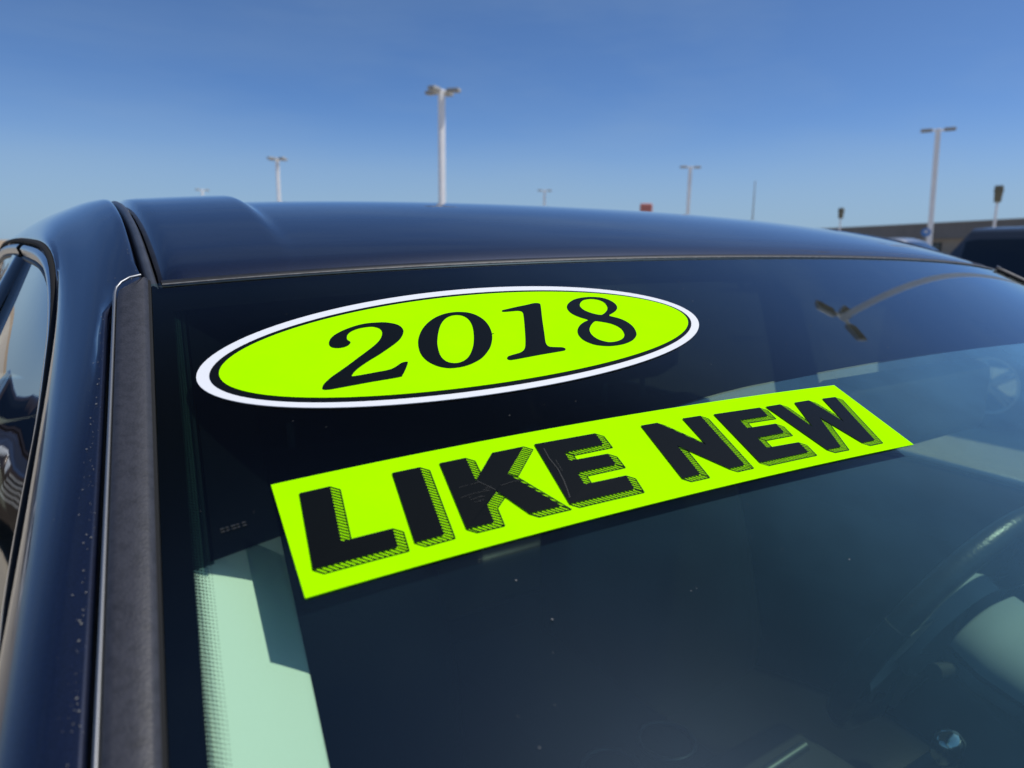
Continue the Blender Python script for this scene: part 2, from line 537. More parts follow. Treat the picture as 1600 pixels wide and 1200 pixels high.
# fading dots along the border
dots = MB()
for s in (-1, 1):
    for r_ in range(6):
        ins = 0.0136 + r_ * 0.00118
        rad = (0.00066, 0.00060, 0.00052, 0.00044, 0.00035, 0.00026)[r_]
        n = 470
        for k in range(n):
            bl = -(k + (0.5 if r_ % 2 else 0)) * 0.00165
            v = -bl / GL
            if v > 0.97: continue
            a = s * (edge_a(bl) - ins)
            bb = hdr_b(s * edge_a(bl)) + bl
            b0 = len(dots.v)
            for j in range(6):
                dots.v.append(surf(a + rad * math.cos(j * math.pi / 3), bb + rad * math.sin(j * math.pi / 3), H_FR))
            dots.f.append(tuple(range(b0, b0 + 6)))
d_o = dots.build('frit_dots', M['frit'], windshield, smooth=False)
d_o['kind'] = 'stuff'

# dark tint strip across the top, inside
def tint_b(a): return -0.170 - 0.075 * max(0, -a - 0.25) ** 1.1 * 0.9
rows = []
for j in range(11):
    t = j / 10
    row = []
    for i in range(61):
        u = -1 + 2 * i / 60
        A = 0.57
        for _ in range(5):
            tp_ = hdr_b(A) - 0.004
            A = edge_a(min(0.0, tp_ + (tint_b(u * A) - tp_) * t - B_EDGE0)) - 0.0188
        a = u * A
        top = hdr_b(a) - 0.004
        row.append(surf(a, top + (tint_b(a) - top) * t, -0.0055))
    rows.append(row)
MB().grid(rows).build('tint_strip', M['tint'], windshield)
for s_ in (-1, 1):
    rows = []
    for j in range(11):
        t = j / 10
        a_o = 0.575
        for _ in range(6):
            top = hdr_b(a_o) - 0.004
            bb = top + (tint_b(-abs(a_o)) - top) * t
            a_o = edge_a(min(0.0, bb - B_EDGE0))
        rows.append([surf(s_ * (a_o - q), bb, -0.0058) for q in (0.0100, 0.0202)])
    MB().grid(rows, flip=(s_ < 0)).build('tint_edge', M['tint_edge'], windshield)
# sheet inside the glass below the strip, its colour paints a veil of light
rows = []
for j in range(25):
    t = j / 24
    rows.append([])
    for i in range(49):
        u = -1 + 2 * i / 48
        bt = tint_b(-abs(u) * 0.57) if u < 0 else tint_b(u * 0.57)
        bb = bt + (-0.74 - bt) * t
        A = edge_a(min(0, bb - B_EDGE0)) - 0.012
        rows[-1].append(surf(u * A, bb, -0.0068))
MB().grid(rows, flip=True).build('veil_sheet', M['haze'], windshield)
# small faded mark low on the strip
mk = MB()
for k, w_ in enumerate((0.9, 0.7, 1.0, 0.6, 0.9)):
    for q in (0, 1):
        a0, b0 = -0.5655 + k * 0.0021, -0.1800 - q * 0.0016
        mk.grid([[surf(a0, b0, 0.0004), surf(a0 + 0.0017 * w_, b0, 0.0004)], [surf(a0, b0 + 0.0007, 0.0004), surf(a0 + 0.0017 * w_, b0 + 0.0007, 0.0004)]])
mk.build('etched_mark', M['mark'], windshield, smooth=False)

# dust specks on the glass
ds = MB()
rnd = random.Random(5)
for k in range(380):
    u, v = rnd.uniform(-0.97, 0.6), rnd.uniform(0.05, 0.75)
    p = gpt(u, v, 0.0006)
    r_ = rnd.choice((0.0001, 0.00012, 0.00016, 0.0002, 0.00026, 0.0004)) * rnd.uniform(0.7, 1.1)
    b0 = len(ds.v)
    n_ = rnd.randint(4, 6)
    for j in range(n_):
        q = r_ * rnd.uniform(0.6, 1.4)
        ds.v.append(p + q * math.cos(2 * math.pi * j / n_) * Vector((1, 0, 0)) + q * math.sin(2 * math.pi * j / n_) * DV)
    ds.f.append(tuple(range(b0, b0 + n_)))
o = ds.build('dust_specks', M['dust'], windshield, smooth=False)
o['kind'] = 'stuff'

# header: where the roof skin starts
def hp(x):
    return surf(x, hdr_b(x))
def roof_z(x, t):
    """height above ground of roof skin at lateral x, t metres behind the header."""
    h = hp(x)
    sag = h.z - ZH
    z = ZH + sag * (1 - 0.03 * sstep(t / 0.6)) + 0.0916 * (1 - math.exp(-t / 0.2718)) - 0.0046 * sstep(t / 0.6) * abs(x / 0.55) ** 4
    z -= 0.0832 * t * t if t < 0.6 else 0.02995 + 0.0998 * (t - 0.6) + 0.02 * (t - 0.6) ** 2
    c = 0.468 - 0.10 * min(t, 0.75)                         # crease line
    d = abs(x) - c
    amp = (0.0072 if x < 0 else 0.0022) * sstep((t + 0.01) / 0.26)
    z += amp * sstep(d / 0.012 + 0.5)
    return z
def ditch_x(t):
    return lerp([0, 0.12, 0.45, 0.9, 1.4], [0.553, 0.546, 0.531, 0.520, 0.508], t)
RL = 1.30
rows = []
ts = [0, 0.004, 0.010, 0.02, 0.05] + [0.08 + i * (RL - 0.08) / 34 for i in range(35)]
for t in ts:
    row = []
    D = ditch_x(t)
    xs = [-1, -0.997, -0.99] + [-0.975 + 1.95 * i / 260 for i in range(261)] + [0.99, 0.997, 1]
    for u in xs:
        x = u * (D - 0.003)
        h = hp(x)
        dz = 0.0
        e = abs(u)
        if e > 0.985: dz -= 0.007 * ((e - 0.985) / 0.015) ** 2
        dy = 0.010
        if t < 0.02: dz -= 0.007 * ((0.02 - t) / 0.02) ** 2
        row.append((x, h.y + dy + t, roof_z(x, t) + 0.003 + dz))
    rows.append(row)
roof = MB().grid(rows).build('roof_panel', M['paint'], car)

# rubber seal between glass and roof
n = 80
A_, B_, C_, D_ = [], [], [], []
for i in range(n + 1):
    x = -0.552 + 1.104 * i / n
    h = hp(x)
    A_.append(surf(x, hdr_b(x) - 0.0040, 0.0006))
    B_.append(surf(x, hdr_b(x) - 0.0022, 0.0016))
    C_.append(surf(x, hdr_b(x) + 0.0010, 0.0014))
    D_.append(surf(x, hdr_b(x) + 0.0040, -0.0030))
hs = MB().grid([A_, B_, C_, D_]).build('header_seal', M['rubber'], car)
MB().tube([surf(-0.552 + 1.104 * i / 60, hdr_b(-0.552 + 1.104 * i / 60) - 0.0038, 0.0010) for i in range(61)], 0.0006, 6).build('seal_lip', M['seal_lip'], hs)
E_ = [surf(-0.552 + 1.104 * i / n, hdr_b(-0.552 + 1.104 * i / n) + 0.002, -0.004) for i in range(n + 1)]
F_ = [p + Vector((0, 0.02, 0.0)) for p in E_]
MB().grid([E_, F_]).build('header_gap', M['gap'], car)

# ------------------------------------------------ left/right sides
def mirror_x(pts): return [Vector((-p[0], p[1], p[2])) for p in pts]
# door opening line (image-left side of the car, x negative); heights relative to the header
DL = [(-0.745, -0.66, -0.385), (-0.716, -0.50, -0.315), (-0.690, -0.36, -0.252), (-0.6635, -0.24, -0.199), (-0.640, -0.13, -0.150),
      (-0.6363, -0.105, -0.137), (-0.6315, -0.073, -0.122), (-0.6252, -0.034, -0.105), (-0.6172, 0.014, -0.0836), (-0.6108, 0.06, -0.062),
      (-0.6057, 0.102, -0.0445), (-0.6016, 0.15, -0.022), (-0.6008, 0.20, -0.0055), (-0.6040, 0.27, 0.0035), (-0.6110, 0.40, 0.0065),
      (-0.6215, 0.58, 0.0070), (-0.636, 0.80, 0.000), (-0.645, 1.00, -0.020), (-0.644, 1.20, -0.060), (-0.636, 1.38, -0.112), (-0.622, 1.52, -0.168)]
DL = [Vector((x, y, z + ZH)) for x, y, z in DL]
DLc = catmull(DL, 5)
def glass_side_pt(v, off, h=0.0):
    bp = -v * GL
    a = -(edge_a(bp) + off)
    return surf(a, hdr_b(edge_a(bp)) - v * GL, h)
# inner boundary of the painted pillar/rail
IN = [glass_side_pt(v, 0.0185, -0.002) for v in (1.0, 0.85, 0.7, 0.55, 0.42, 0.36, 0.30, 0.24, 0.18, 0.12, 0.07, 0.03)]
for t in (0.0, 0.03, 0.08, 0.16, 0.30, 0.50, 0.70, 0.95, 1.15, 1.35, 1.5):
    D = ditch_x(t) + 0.0068
    h = hp(-D)
    IN.append(Vector((-D, h.y + 0.010 + t, (roof_z(-D, t) if t <= RL else roof_z(-D, RL) - 0.33 * (t - RL)) + 0.0)))
INc = catmull(IN, 6)
def resample(pts, n):
    L = [0]
    for i in range(1, len(pts)): L.append(L[-1] + (pts[i] - pts[i - 1]).length)
    out = []; j = 0
    for k in range(n):
        s = L[-1] * k / (n - 1)
        while j < len(L) - 2 and L[j + 1] < s: j += 1
        d = L[j + 1] - L[j]
        out.append(pts[j].lerp(pts[j + 1], (s - L[j]) / d if d > 0 else 0))
    return out
def at_y(pts, y):
    for i in range(1, len(pts)):
        if pts[i].y >= y:
            d = pts[i].y - pts[i - 1].y
            t = (y - pts[i - 1].y) / d if d > 1e-9 else 0
            return pts[i - 1].lerp(pts[i], max(0, min(1, t)))
    return pts[-1].copy()
NS = 110
secs = []
for k in range(NS):
    y = -0.655 + (1.50 + 0.655) * k / (NS - 1)
    d_ = at_y(DLc, y)
    # section plane leans: inner point sits ahead on the pillar, level on the roof
    lean = 0.02 * (1 - sstep((y + 0.2) / 0.7))
    i_ = at_y(INc, y - lean)
    secs.append((i_, d_))
def rail_rows():
    rows = []
    for i_, d_ in secs:
        ch = d_ - i_
        tng = Vector((0, 1, 0.0))
        nrm = ch.cross(Vector((0, 1, 0.25))).normalized()
        if nrm.z < 0: nrm = -nrm
        L = ch.length
        bulge = min(0.019, 0.20 * L) * (1 - 0.25 * sstep((d_.y + 0.15) / 0.7))
        row = [i_ + Vector((0.0, 0, -0.012)), i_ + Vector((0.0003, 0, -0.004))]
        for t in [0.0, 0.02, 0.05, 0.1, 0.17, 0.25, 0.35, 0.46, 0.57, 0.68, 0.78, 0.87, 0.93, 0.97, 1.0]:
            prof = (1 - abs(2 * t - 0.86) ** 2.6 if t < 0.43 else 1 - ((t - 0.43) / 0.57) ** 2.2)
            prof = max(0, prof)
            row.append(i_ + ch * t + nrm * bulge * prof)
        row.append(d_ + Vector((0.008, 0, -0.003)))
        rows.append(row)
    return rows
RRows = rail_rows()
_m = len(RRows[0])
for _ in range(70):                              # fair the skin lengthwise, edges held
    new = [list(r) for r in RRows]
    for k in range(1, NS - 1):
        for j in range(3, _m - 2):
            t_ = (j - 2) / (_m - 4)
            w_ = 0.5 * min(1.0, max(0.0, (min(t_, 1 - t_) - 0.14) * 3.2))
            new[k][j] = RRows[k][j] * (1 - w_) + (RRows[k - 1][j] + RRows[k + 1][j]) * (w_ / 2)
    RRows = new
for s in (1, -1):
    rr = [r if s == 1 else mirror_x(r) for r in RRows]
    MB().grid(rr, flip=(s == -1)).build('roof_rail', M['paint'], car)

# pebbled plastic molding with its bright edge, beside the glass
for s in (1, -1):
    rows = []
    for k in range(70):
        v = 1.0 - k / 69 * 1.0
        # rounded top end
        w = 0.0150
        if v < 0.022: w *= math.sqrt(max(0.0, 1 - ((0.022 - v) / 0.022) ** 2)) * 0.98 + 0.02
        row = []
        for off, h in ((-0.0020, 0.0008), (-0.0014, 0.0034), (0.0002, 0.0052), (0.0012, 0.0058), (0.0060, 0.0062), (0.0110, 0.0060), (0.0136, 0.0056), (0.0147, 0.0044), (0.0150, 0.0010)):
            o_ = off if off < 0.002 else 0.0 + off * w / 0.0150
            row.append(glass_side_pt(v, o_, h))
        rows.append(row if s == 1 else mirror_x(row))
    MB().grid(rows, flip=(s == -1)).build('pillar_molding', M['pebble'], car)
    sp = [glass_side_pt(1 - k / 80, -0.0008, 0.0016) for k in range(81)]
    MB().tube(sp if s == 1 else mirror_x(sp), 0.0019, 8).build('glass_seal', M['gap'], car)
    # bright bead
    pts = [glass_side_pt(1 - k / 60 * 0.985, 0.0160, 0.0038) for k in range(61)]
    top = [glass_side_pt(0.008, 0.0152, 0.0042), glass_side_pt(0.003, 0.0125, 0.0052), glass_side_pt(0.0, 0.008, 0.0062), glass_side_pt(-0.002, 0.002, 0.0060)]
    pts = pts + top
    if s == -1: pts = mirror_x(pts)
    MB().tube(pts, 0.00085, 8).build('molding_bead', M['bead'], car)
    # shadow gap outside of it
    pts = [[glass_side_pt(1 - k / 60, 0.0155, -0.006) for k in range(61)], [glass_side_pt(1 - k / 60, 0.0215, -0.006) for k in range(61)]]
    if s == -1: pts = [mirror_x(p) for p in pts]
    MB().grid(pts, flip=(s == -1)).build('pillar_gap', M['gap'], car)
    # dark floor of the roof ditch
    rows = []
    for k in range(46):
        t = -0.03 + 1.32 * (k / 45) ** 1.2
        tt = max(0, t)
        rows.append([Vector((-(ditch_x(tt) + off) * s, hp(-ditch_x(tt)).y + 0.010 + t, roof_z(-ditch_x(tt), tt) - 0.0105 - (0.016 if t < 0 else 0) * min(1, -t / 0.02))) for off in (-0.010, 0.0, 0.008, 0.016, 0.022)])
    MB().grid(rows, flip=(s == -1)).build('roof_ditch', M['gap'], car)
    # ditch molding along the roof
    rows = []
    for k in range(46):
        t = -0.006 + (1.30) * (k / 45) ** 1.3
        tt = max(0, t)
        row = []
        for off, h in ((-0.0022, -0.010), (-0.0014, -0.003), (0.0000, 0.0004), (0.0020, 0.0016), (0.0042, 0.0004), (0.0054, -0.003), (0.0062, -0.010)):
            D = ditch_x(tt) + off
            row.append(Vector((-D * s, hp(-D).y + 0.010 + t, roof_z(-D, tt) + h - (0.003 if t < 0.0 else 0))))
        rows.append(row)
    MB().grid(rows, flip=(s == -1)).build('ditch_molding', M['satin'], car)

# grit caught along the pillar edge
gr = MB()
rg = random.Random(21)
for k in range(300):
    i = rg.randint(8, int(NS * 0.36))
    j = rg.choice((2, 3, 3, 3, 4)) if rg.random() < 0.93 else rg.randint(5, 11)
    p = RRows[i][j].lerp(RRows[i + 1][j], rg.random()) + (RRows[i][j + 1] - RRows[i][j]) * rg.random()
    nn = (RRows[i][j + 1] - RRows[i][j]).cross(RRows[i + 1][j] - RRows[i][j]).normalized()
    if nn.z < 0: nn = -nn
    p = p + nn * 0.0004
    r_ = rg.choice((0.00012, 0.00016, 0.0002, 0.0003, 0.0004)) * rg.uniform(0.6, 1.1)
    b0 = len(gr.v)
    e1 = nn.orthogonal().normalized(); e2 = nn.cross(e1)
    for q in range(5):
        a_ = 2 * math.pi * q / 5
        gr.v.append(p + r_ * rg.uniform(0.6, 1.4) * (math.cos(a_) * e1 + math.sin(a_) * e2))
    gr.f.append(tuple(range(b0, b0 + 5)))
o = gr.build('grit_specks', M['grit'], car, smooth=False)
o['kind'] = 'stuff'

# doors and side windows --------------------------------------------------
BELT = lambda y: ZH - 0.405 + 0.018 * (y + 0.6)
def side_x(y, z):
    """body side half width at height z (absolute) below the belt."""
    base = lerp([-1.9, -1.4, -0.7, 0.4, 1.4, 2.0, 2.5], [0.70, 0.80, 0.855, 0.875, 0.865, 0.83, 0.74], y)
    prof = lerp([0.18, 0.30, 0.50, 0.66, 0.80, 0.90, 0.96], [-0.075, -0.035, 0.0, 0.012, 0.0, -0.035, -0.085], z)
    return base + prof
def belt_pt(y):
    return Vector((-(side_x(y, 0.94) - 0.015), y, BELT(y)))
def win_frame(dpts, inset):
    """curve dpts pulled into the window by inset along the window surface."""
    out = []
    n = len(dpts)
    for i, p in enumerate(dpts):
        t = (dpts[min(i + 1, n - 1)] - dpts[max(i - 1, 0)]).normalized()
        c = Vector((-0.70, 0.35 if p.y < 0.42 else 1.0, ZH - 0.30)) - p
        w = c - t * c.dot(t)
        nsf = Vector((-0.945, 0, 0.327))
        w = w - nsf * w.dot(nsf)
        w.normalize()
        out.append(p + w * inset)
    return out
Dres = resample(DLc, 120)
front = [p for p in Dres if p.y <= 0.455]
rear = [p for p in Dres if p.y >= 0.495]
OUT = Vector((-0.945, 0, 0.327))
def frame_strip(pts, i0, i1, h0, h1):
    a = win_frame(pts, i0); b = win_frame(pts, i1)
    mid = [(p + q) / 2 + OUT * 0.0016 for p, q in zip([x + OUT * h0 for x in a], [x + OUT * h1 for x in b])]
    return [[x + OUT * h0 for x in a], [x * 0.75 + y * 0.25 + OUT * (h0 + 0.0016) for x, y in zip(a, b)], [(x + y) / 2 + OUT * (h0 + 0.002) for x, y in zip(a, b)],
            [x * 0.25 + y * 0.75 + OUT * (h1 + 0.0016) for x, y in zip(a, b)], [x + OUT * h1 for x in b]]
def window_surface(pts, ins, y0, y1):
    top = win_frame(pts, ins)
    n = len(top)
    rows = []
    ytop0, ytop1 = top[0].y, top[-1].y
    for i, p in enumerate(top):
        u = i / (n - 1)
        yb = y0 + (y1 - y0) * u
        q = belt_pt(yb)
        if p.z < q.z + 0.004: q = Vector((q.x, p.y, p.z - 0.004))
        row = []
        for k in range(9):
            t = k / 8
            m = p.lerp(q, t)
            m += Vector((-0.010, 0, 0)) * (4 * t * (1 - t))
            row.append(m - OUT * 0.004)
        rows.append(row)
    for _ in range(25):
        new = [list(r) for r in rows]
        for i in range(1, len(rows) - 1):
            for k in range(1, 8):
                new[i][k] = rows[i][k] * 0.4 + (rows[i - 1][k] + rows[i + 1][k] + rows[i][k - 1] + rows[i][k + 1]) * 0.15
        rows = new
    return rows
def flipside(rows, s):
    return rows if s == 1 else [mirror_x(r) for r in rows]
for s in (1, -1):
    gp_ = [q + OUT * 0.0004 for q in win_frame(Dres, 0.0018)]
    MB().tube(gp_ if s == 1 else mirror_x(gp_), 0.0022, 6).build('door_gap', M['gap'], car)
    for nm, pts, y0, y1 in (('front_door', front, -0.60, 0.455), ('rear_door', rear, 0.495, 1.42)):
        # lower door skin
        rows = []
        for j in range(13):
            z = [0.24, 0.30, 0.38, 0.48, 0.58, 0.66, 0.72, 0.78, 0.83, 0.87, 0.90, 0.925, 0.945][j]
            row = []
            for i in range(21):
                ya, yb = (-0.72, 0.47) if nm == 'front_door' else (0.478, 1.46 - 0.35 * max(0, 0.62 - z))
                y = ya + (yb - ya) * i / 20
                row.append(Vector((-(side_x(y, z) + 0.004), y, z)))
            rows.append(row)
        door = MB().grid(flipside(rows, s), flip=(s == 1)).build(nm, M['paint'], car)
        MB().grid(flipside(frame_strip(pts, 0.0015, 0.0055, -0.007, -0.004), s), flip=(s == 1)).build('door_seal', M['gap'], door)
        MB().grid(flipside(frame_strip(pts, 0.0062, 0.0165, 0.0, -0.002), s), flip=(s == 1)).build('window_trim', M['bright'], door)
        MB().grid(flipside(frame_strip(pts, 0.0165, 0.0225, -0.003, -0.005), s), flip=(s == 1)).build('window_rubber', M['rubber'], door)
        MB().grid(flipside(window_surface(pts, 0.020, y0, y1), s), flip=(s == 1)).build('window_pane', M['side_glass'], door)
        # belt trim
        b_ = [belt_pt(y0 - 0.04 + (y1 - y0 + 0.06) * i / 24) + Vector((-0.006, 0, 0)) for i in range(25)]
        MB().tube(b_ if s == 1 else mirror_x(b_), 0.008, 8).build('belt_trim', M['bright'], door)
        # handle
        yh = y1 - 0.16
        hx = side_x(yh, 0.80) + 0.032
        hpts = [(-hx + 0.030, yh - 0.10, 0.80), (-hx, yh - 0.08, 0.802), (-hx - 0.004, yh, 0.803), (-hx, yh + 0.08, 0.802), (-hx + 0.030, yh + 0.10, 0.80)]
        hpts = [Vector(p) for p in hpts]
        MB().tube(catmull(hpts if s == 1 else mirror_x(hpts), 5), 0.011, 8).build('door_handle', M['paint'], door)
    # B pillar applique
    tp = [at_y(DLc, y) for y in (0.440, 0.452, 0.476, 0.500, 0.512)]
    rows = []
    for k in range(10):
        t = k / 9
        row = []
        for p, dy in zip(tp, (-0.062, -0.048, 0.0, 0.048, 0.062)):
            y = 0.476 + dy * (0.75 + 0.25 * t)
            q = belt_pt(y)
            d = at_y(DLc, y) + Vector((-0.006, 0, -0.018))
            m = d.lerp(q, t) + Vector((-0.012 * 4 * t * (1 - t), 0, 0)) + OUT * 0.003
            if abs(dy) > 0.055: m -= OUT * 0.008
            row.append(m)
        rows.append(row)
    MB().grid(flipside(rows, s), flip=(s == -1)).build('door_pillar', M['gloss_black'], car)

# body below the belt: two side skins, hood, trunk lid, bumpers ------------------
for s in (1, -1):
    rows = []
    for z in (0.20, 0.30, 0.42, 0.54, 0.66, 0.76, 0.84, 0.90, 0.935, 0.955):
        row = []
        for i in range(61):
            y = -1.95 + 4.5 * i / 60
            zz = z
            top = lerp([-1.95, -1.3, -0.7, 1.4, 2.0, 2.55], [0.66, 0.80, 0.93, 0.955, 0.965, 0.90], y)
            zz = 0.20 + (z - 0.20) * (top - 0.20) / 0.755
            # wheel arches
            for yc in (-1.28, 1.52):
                d = abs(y - yc)
                if d < 0.37:
                    lim = 0.33 + math.sqrt(max(0, 0.37 ** 2 - d * d))
                    zz = max(zz, min(lim, top - 0.02))
            row.append(Vector((-side_x(y, min(z, 0.93)), y, zz)))
        rows.append(row)
    MB().grid(flipside(rows, s), flip=(s == 1)).build('body_side', M['paint'], car)
def lid(ys, zs, hw, crown, mat, name):
    rows = []
    for y, z, w in zip(ys, zs, hw):
        rows.append([Vector((w * u, y, z - crown * abs(u) ** 2.4)) for u in [-1 + 2 * i / 24 for i in range(25)]])
    return MB().grid(rows).build(name, mat, car)
lid([-2.02, -1.98, -1.85, -1.5, -1.1, -0.80, -0.775], [0.60, 0.68, 0.75, 0.85, 0.93, 0.985, 0.975], [0.60, 0.66, 0.71, 0.76, 0.79, 0.80, 0.80], 0.055, M['paint'], 'hood')
lid([-0.79, -0.74, -0.70], [0.972, 0.985, 1.01], [0.78, 0.76, 0.74], 0.045, M['charcoal'], 'cowl')
lid([1.93, 2.0, 2.3, 2.5, 2.54], [1.045, 1.05, 1.04, 1.01, 0.96], [0.60, 0.66, 0.69, 0.70, 0.69], 0.03, M['paint'], 'trunk_lid')
rows = []
for t in [i / 14 for i in range(15)]:
    y = 1.36 + (1.93 - 1.36) * t
    z = (roof_z(0, RL) + 0.0) + (1.05 - roof_z(0, RL)) * (t ** 1.15)
    w = 0.50 + 0.10 * t
    rows.append([Vector((w * u, y - 0.05 * u * u, z - 0.05 * u * u)) for u in [-1 + i / 10 for i in range(21)]])
MB().grid(rows).build('rear_window', M['side_glass'], car)
for s in (1, -1):
    rows = []
    for t in [i / 12 for i in range(13)]:
        y = 1.30 + (1.98 - 1.30) * t
        w = 0.50 + 0.10 * t
        zi = (roof_z(0, RL)) + (1.05 - roof_z(0, RL)) * (max(0, (y - 1.36) / 0.57) ** 1.15) - 0.05
        o_ = at_y(DLc, min(y - 0.0, 1.5)) if y < 1.45 else Vector((-0.59 - 0.25 * (y - 1.45), y, ZH - 0.135 - 0.42 * (y - 1.45)))
        q = Vector((-(side_x(y, 0.94) - 0.012), y, 0.955))
        i_ = Vector((-w, y - 0.05, zi))
        o_.z = max(o_.z, q.z + 0.01)
        row = [i_, i_.lerp(o_, 0.5) + Vector((-0.012, 0, 0.018)), o_, o_.lerp(q, 0.5) + Vector((-0.01, 0, 0)), q]
        rows.append(row)
    MB().grid(flipside(rows, s), flip=(s == -1)).build('rear_pillar', M['paint'], car)
def bumper(y0, sgn, name):
    rows = []
    for z, d in ((0.20, 0.10), (0.30, 0.03), (0.45, 0.0), (0.60, 0.02), (0.70, 0.06), (0.78, 0.12)):
        rows.append([Vector((0.74 * u, y0 + sgn * (d + 0.20 * abs(u) ** 3), z)) for u in [-1 + i / 12 for i in range(25)]])
    return MB().grid(rows, flip=(sgn < 0)).build(name, M['paint'], car)
bumper(-2.10, 1, 'front_bumper')
bumper(2.66, -1, 'rear_bumper')
g = MB()
for k in range(7):
    g.box((0, -2.085 + 0.002 * k, 0.42 + k * 0.035), (0.90 - 0.02 * k, 0.02, 0.012))
g.build('grille', M['bright'], car, smooth=False)
for s in (1, -1):
    o = MB().box((s * 0.60, -1.965, 0.665), (0.26, 0.12, 0.10), s * 0.38, 0.8).build('headlight', M['headlamp'], car)
    bevel(o, 0.02, 3)
    o = MB().box((s * 0.62, 2.50, 0.84), (0.24, 0.14, 0.13), -s * 0.35, 0.85).build('taillight', M['tail'], car)
    bevel(o, 0.02, 3)
MB().grid([[Vector((x, y, 0.20)) for x in (-0.8, 0.8)] for y in (-1.95, 2.5)]).build('underbody', M['charcoal'], car, smooth=False)

def wheel(parent, loc, R=0.33, W=0.21, side=-1):
    ty = MB(); n = 36
    prof = [(R * 0.64, -W / 2 + 0.02), (R * 0.82, -W / 2), (R * 0.95, -W / 2 + 0.01), (R, -W / 2 + 0.035), (R, W / 2 - 0.035), (R * 0.95, W / 2 - 0.01), (R * 0.82, W / 2), (R * 0.64, W / 2 - 0.02)]
    ty.grid([[Vector((w, r * math.cos(2 * math.pi * k / n), r * math.sin(2 * math.pi * k / n))) for k in range(n)] for r, w in prof], closed=True)
    wo = ty.build('wheel', M['tyre'], parent); wo.location = loc
    rm = MB()
    x0 = side * (W / 2 - 0.03)
    rm.grid([[Vector((x, r * math.cos(2 * math.pi * k / n), r * math.sin(2 * math.pi * k / n))) for k in range(n)] for r, x in ((R * 0.64, x0 + side * 0.012), (R * 0.58, x0 + side * 0.012), (R * 0.55, x0 - side * 0.04))], closed=True)
    for k in range(5):
        for d in (-0.12, 0.12):
            a = 2 * math.pi * k / 5 + d
            c, s_ = math.cos(a), math.sin(a)
            rm.tube([(x0 + side * 0.012, 0, 0), (x0 + side * 0.006, R * 0.57 * c, R * 0.57 * s_)], [0.028, 0.018], 6)
    rm.tube([(x0 - side * 0.02, 0, 0), (x0 + side * 0.025, 0, 0)], R * 0.16, 16)
    rm.build('rim', M['rim'], wo)
    return wo
for s in (1, -1):
    for yc in (-1.28, 1.52):
        wheel(car, (-s * 0.76, yc, 0.33), side=-s)
# door mirrors
for s in (1, -1):
    mb = MB()
    rows = []
    for t, w_, h_ in ((0, 0.02, 0.02), (0.15, 0.075, 0.055), (0.5, 0.105, 0.075), (0.85, 0.10, 0.07), (1.0, 0.085, 0.06)):
        y = -0.62 + 0.13 * t
        rows.append([Vector((-s * 0.93 + w_ * math.cos(k * math.pi / 8), y, ZH - 0.33 + h_ * math.sin(k * math.pi / 8))) for k in range(16)])
    mb.grid(rows, closed=True)
    mm = mb.build('side_mirror', M['paint'], car)
    MB().cap([Vector((-s * 0.93 + 0.08 * math.cos(k * math.pi / 8), -0.488, ZH - 0.33 + 0.055 * math.sin(k * math.pi / 8))) for k in range(16)]).build('mirror_glass', M['silver_trim'], mm)
    MB().tube([(-s * 0.74, -0.56, ZH - 0.40), (-s * 0.86, -0.56, ZH - 0.36)], [0.03, 0.025], 8).build('mirror_arm', M['charcoal'], mm)

# ------------------------------------------------ interior
# ivory pillar trim behind the glass edge (image-left), and its twin
TR_R = [(-0.505, 0.06, -0.045), (-0.520, -0.04, -0.094), (-0.5312, -0.115, -0.1295), (-0.5365, -0.151, -0.146), (-0.5418, -0.186, -0.1615), (-0.547, -0.219, -0.1755),
        (-0.5535, -0.262, -0.195), (-0.565, -0.34, -0.230), (-0.580, -0.44, -0.275), (-0.598, -0.56, -0.332), (-0.61, -0.64, -0.372)]
TR_R = [Vector((x, y, z + ZH)) for x, y, z in TR_R]
TRc = resample(catmull(TR_R, 5), 40)
for s in (1, -1):
    rows = []
    for k, q in enumerate(TRc):
        # outer point on glass underside at the matching place
        bl = ((q - Vector((0, 0, ZH))).dot(DV))
        bp = bl - B_EDGE0
        a = -(edge_a(min(0, bp)) - 0.010)
        o_ = surf(a, bl - 0.004, -0.006)
        e = (q - o_)
        nn = e.cross(DV).normalized()
        if nn.z < 0: nn = -nn
        row = [o_ + Vector((-0.01, 0, -0.004)), o_]
        for t in (0.15, 0.3, 0.45, 0.6, 0.72, 0.84, 0.92, 0.975):
            row.append(o_ + e * t + nn * 0.0012 * math.sin(math.pi * t))
        row += [q - nn * 0.0005, q + e.normalized() * 0.003 - nn * 0.004, q + e.normalized() * 0.004 - nn * 0.016, q + e.normalized() * -0.004 - nn * 0.05]
        rows.append(row if s == 1 else mirror_x(row))
    MB().grid(rows, flip=(s == -1)).build('pillar_trim', M['ivory'], car)
# headliner
rows = []
for i in range(12):
    y = 0.06 + 1.3 * i / 11
    rows.append([Vector((0.52 * u, y, roof_z(0, max(0, y)) - 0.045 - 0.035 * abs(u) ** 4)) for u in [-1 + k / 8 for k in range(17)]])
MB().grid(rows).build('headliner', M['beige'], car)
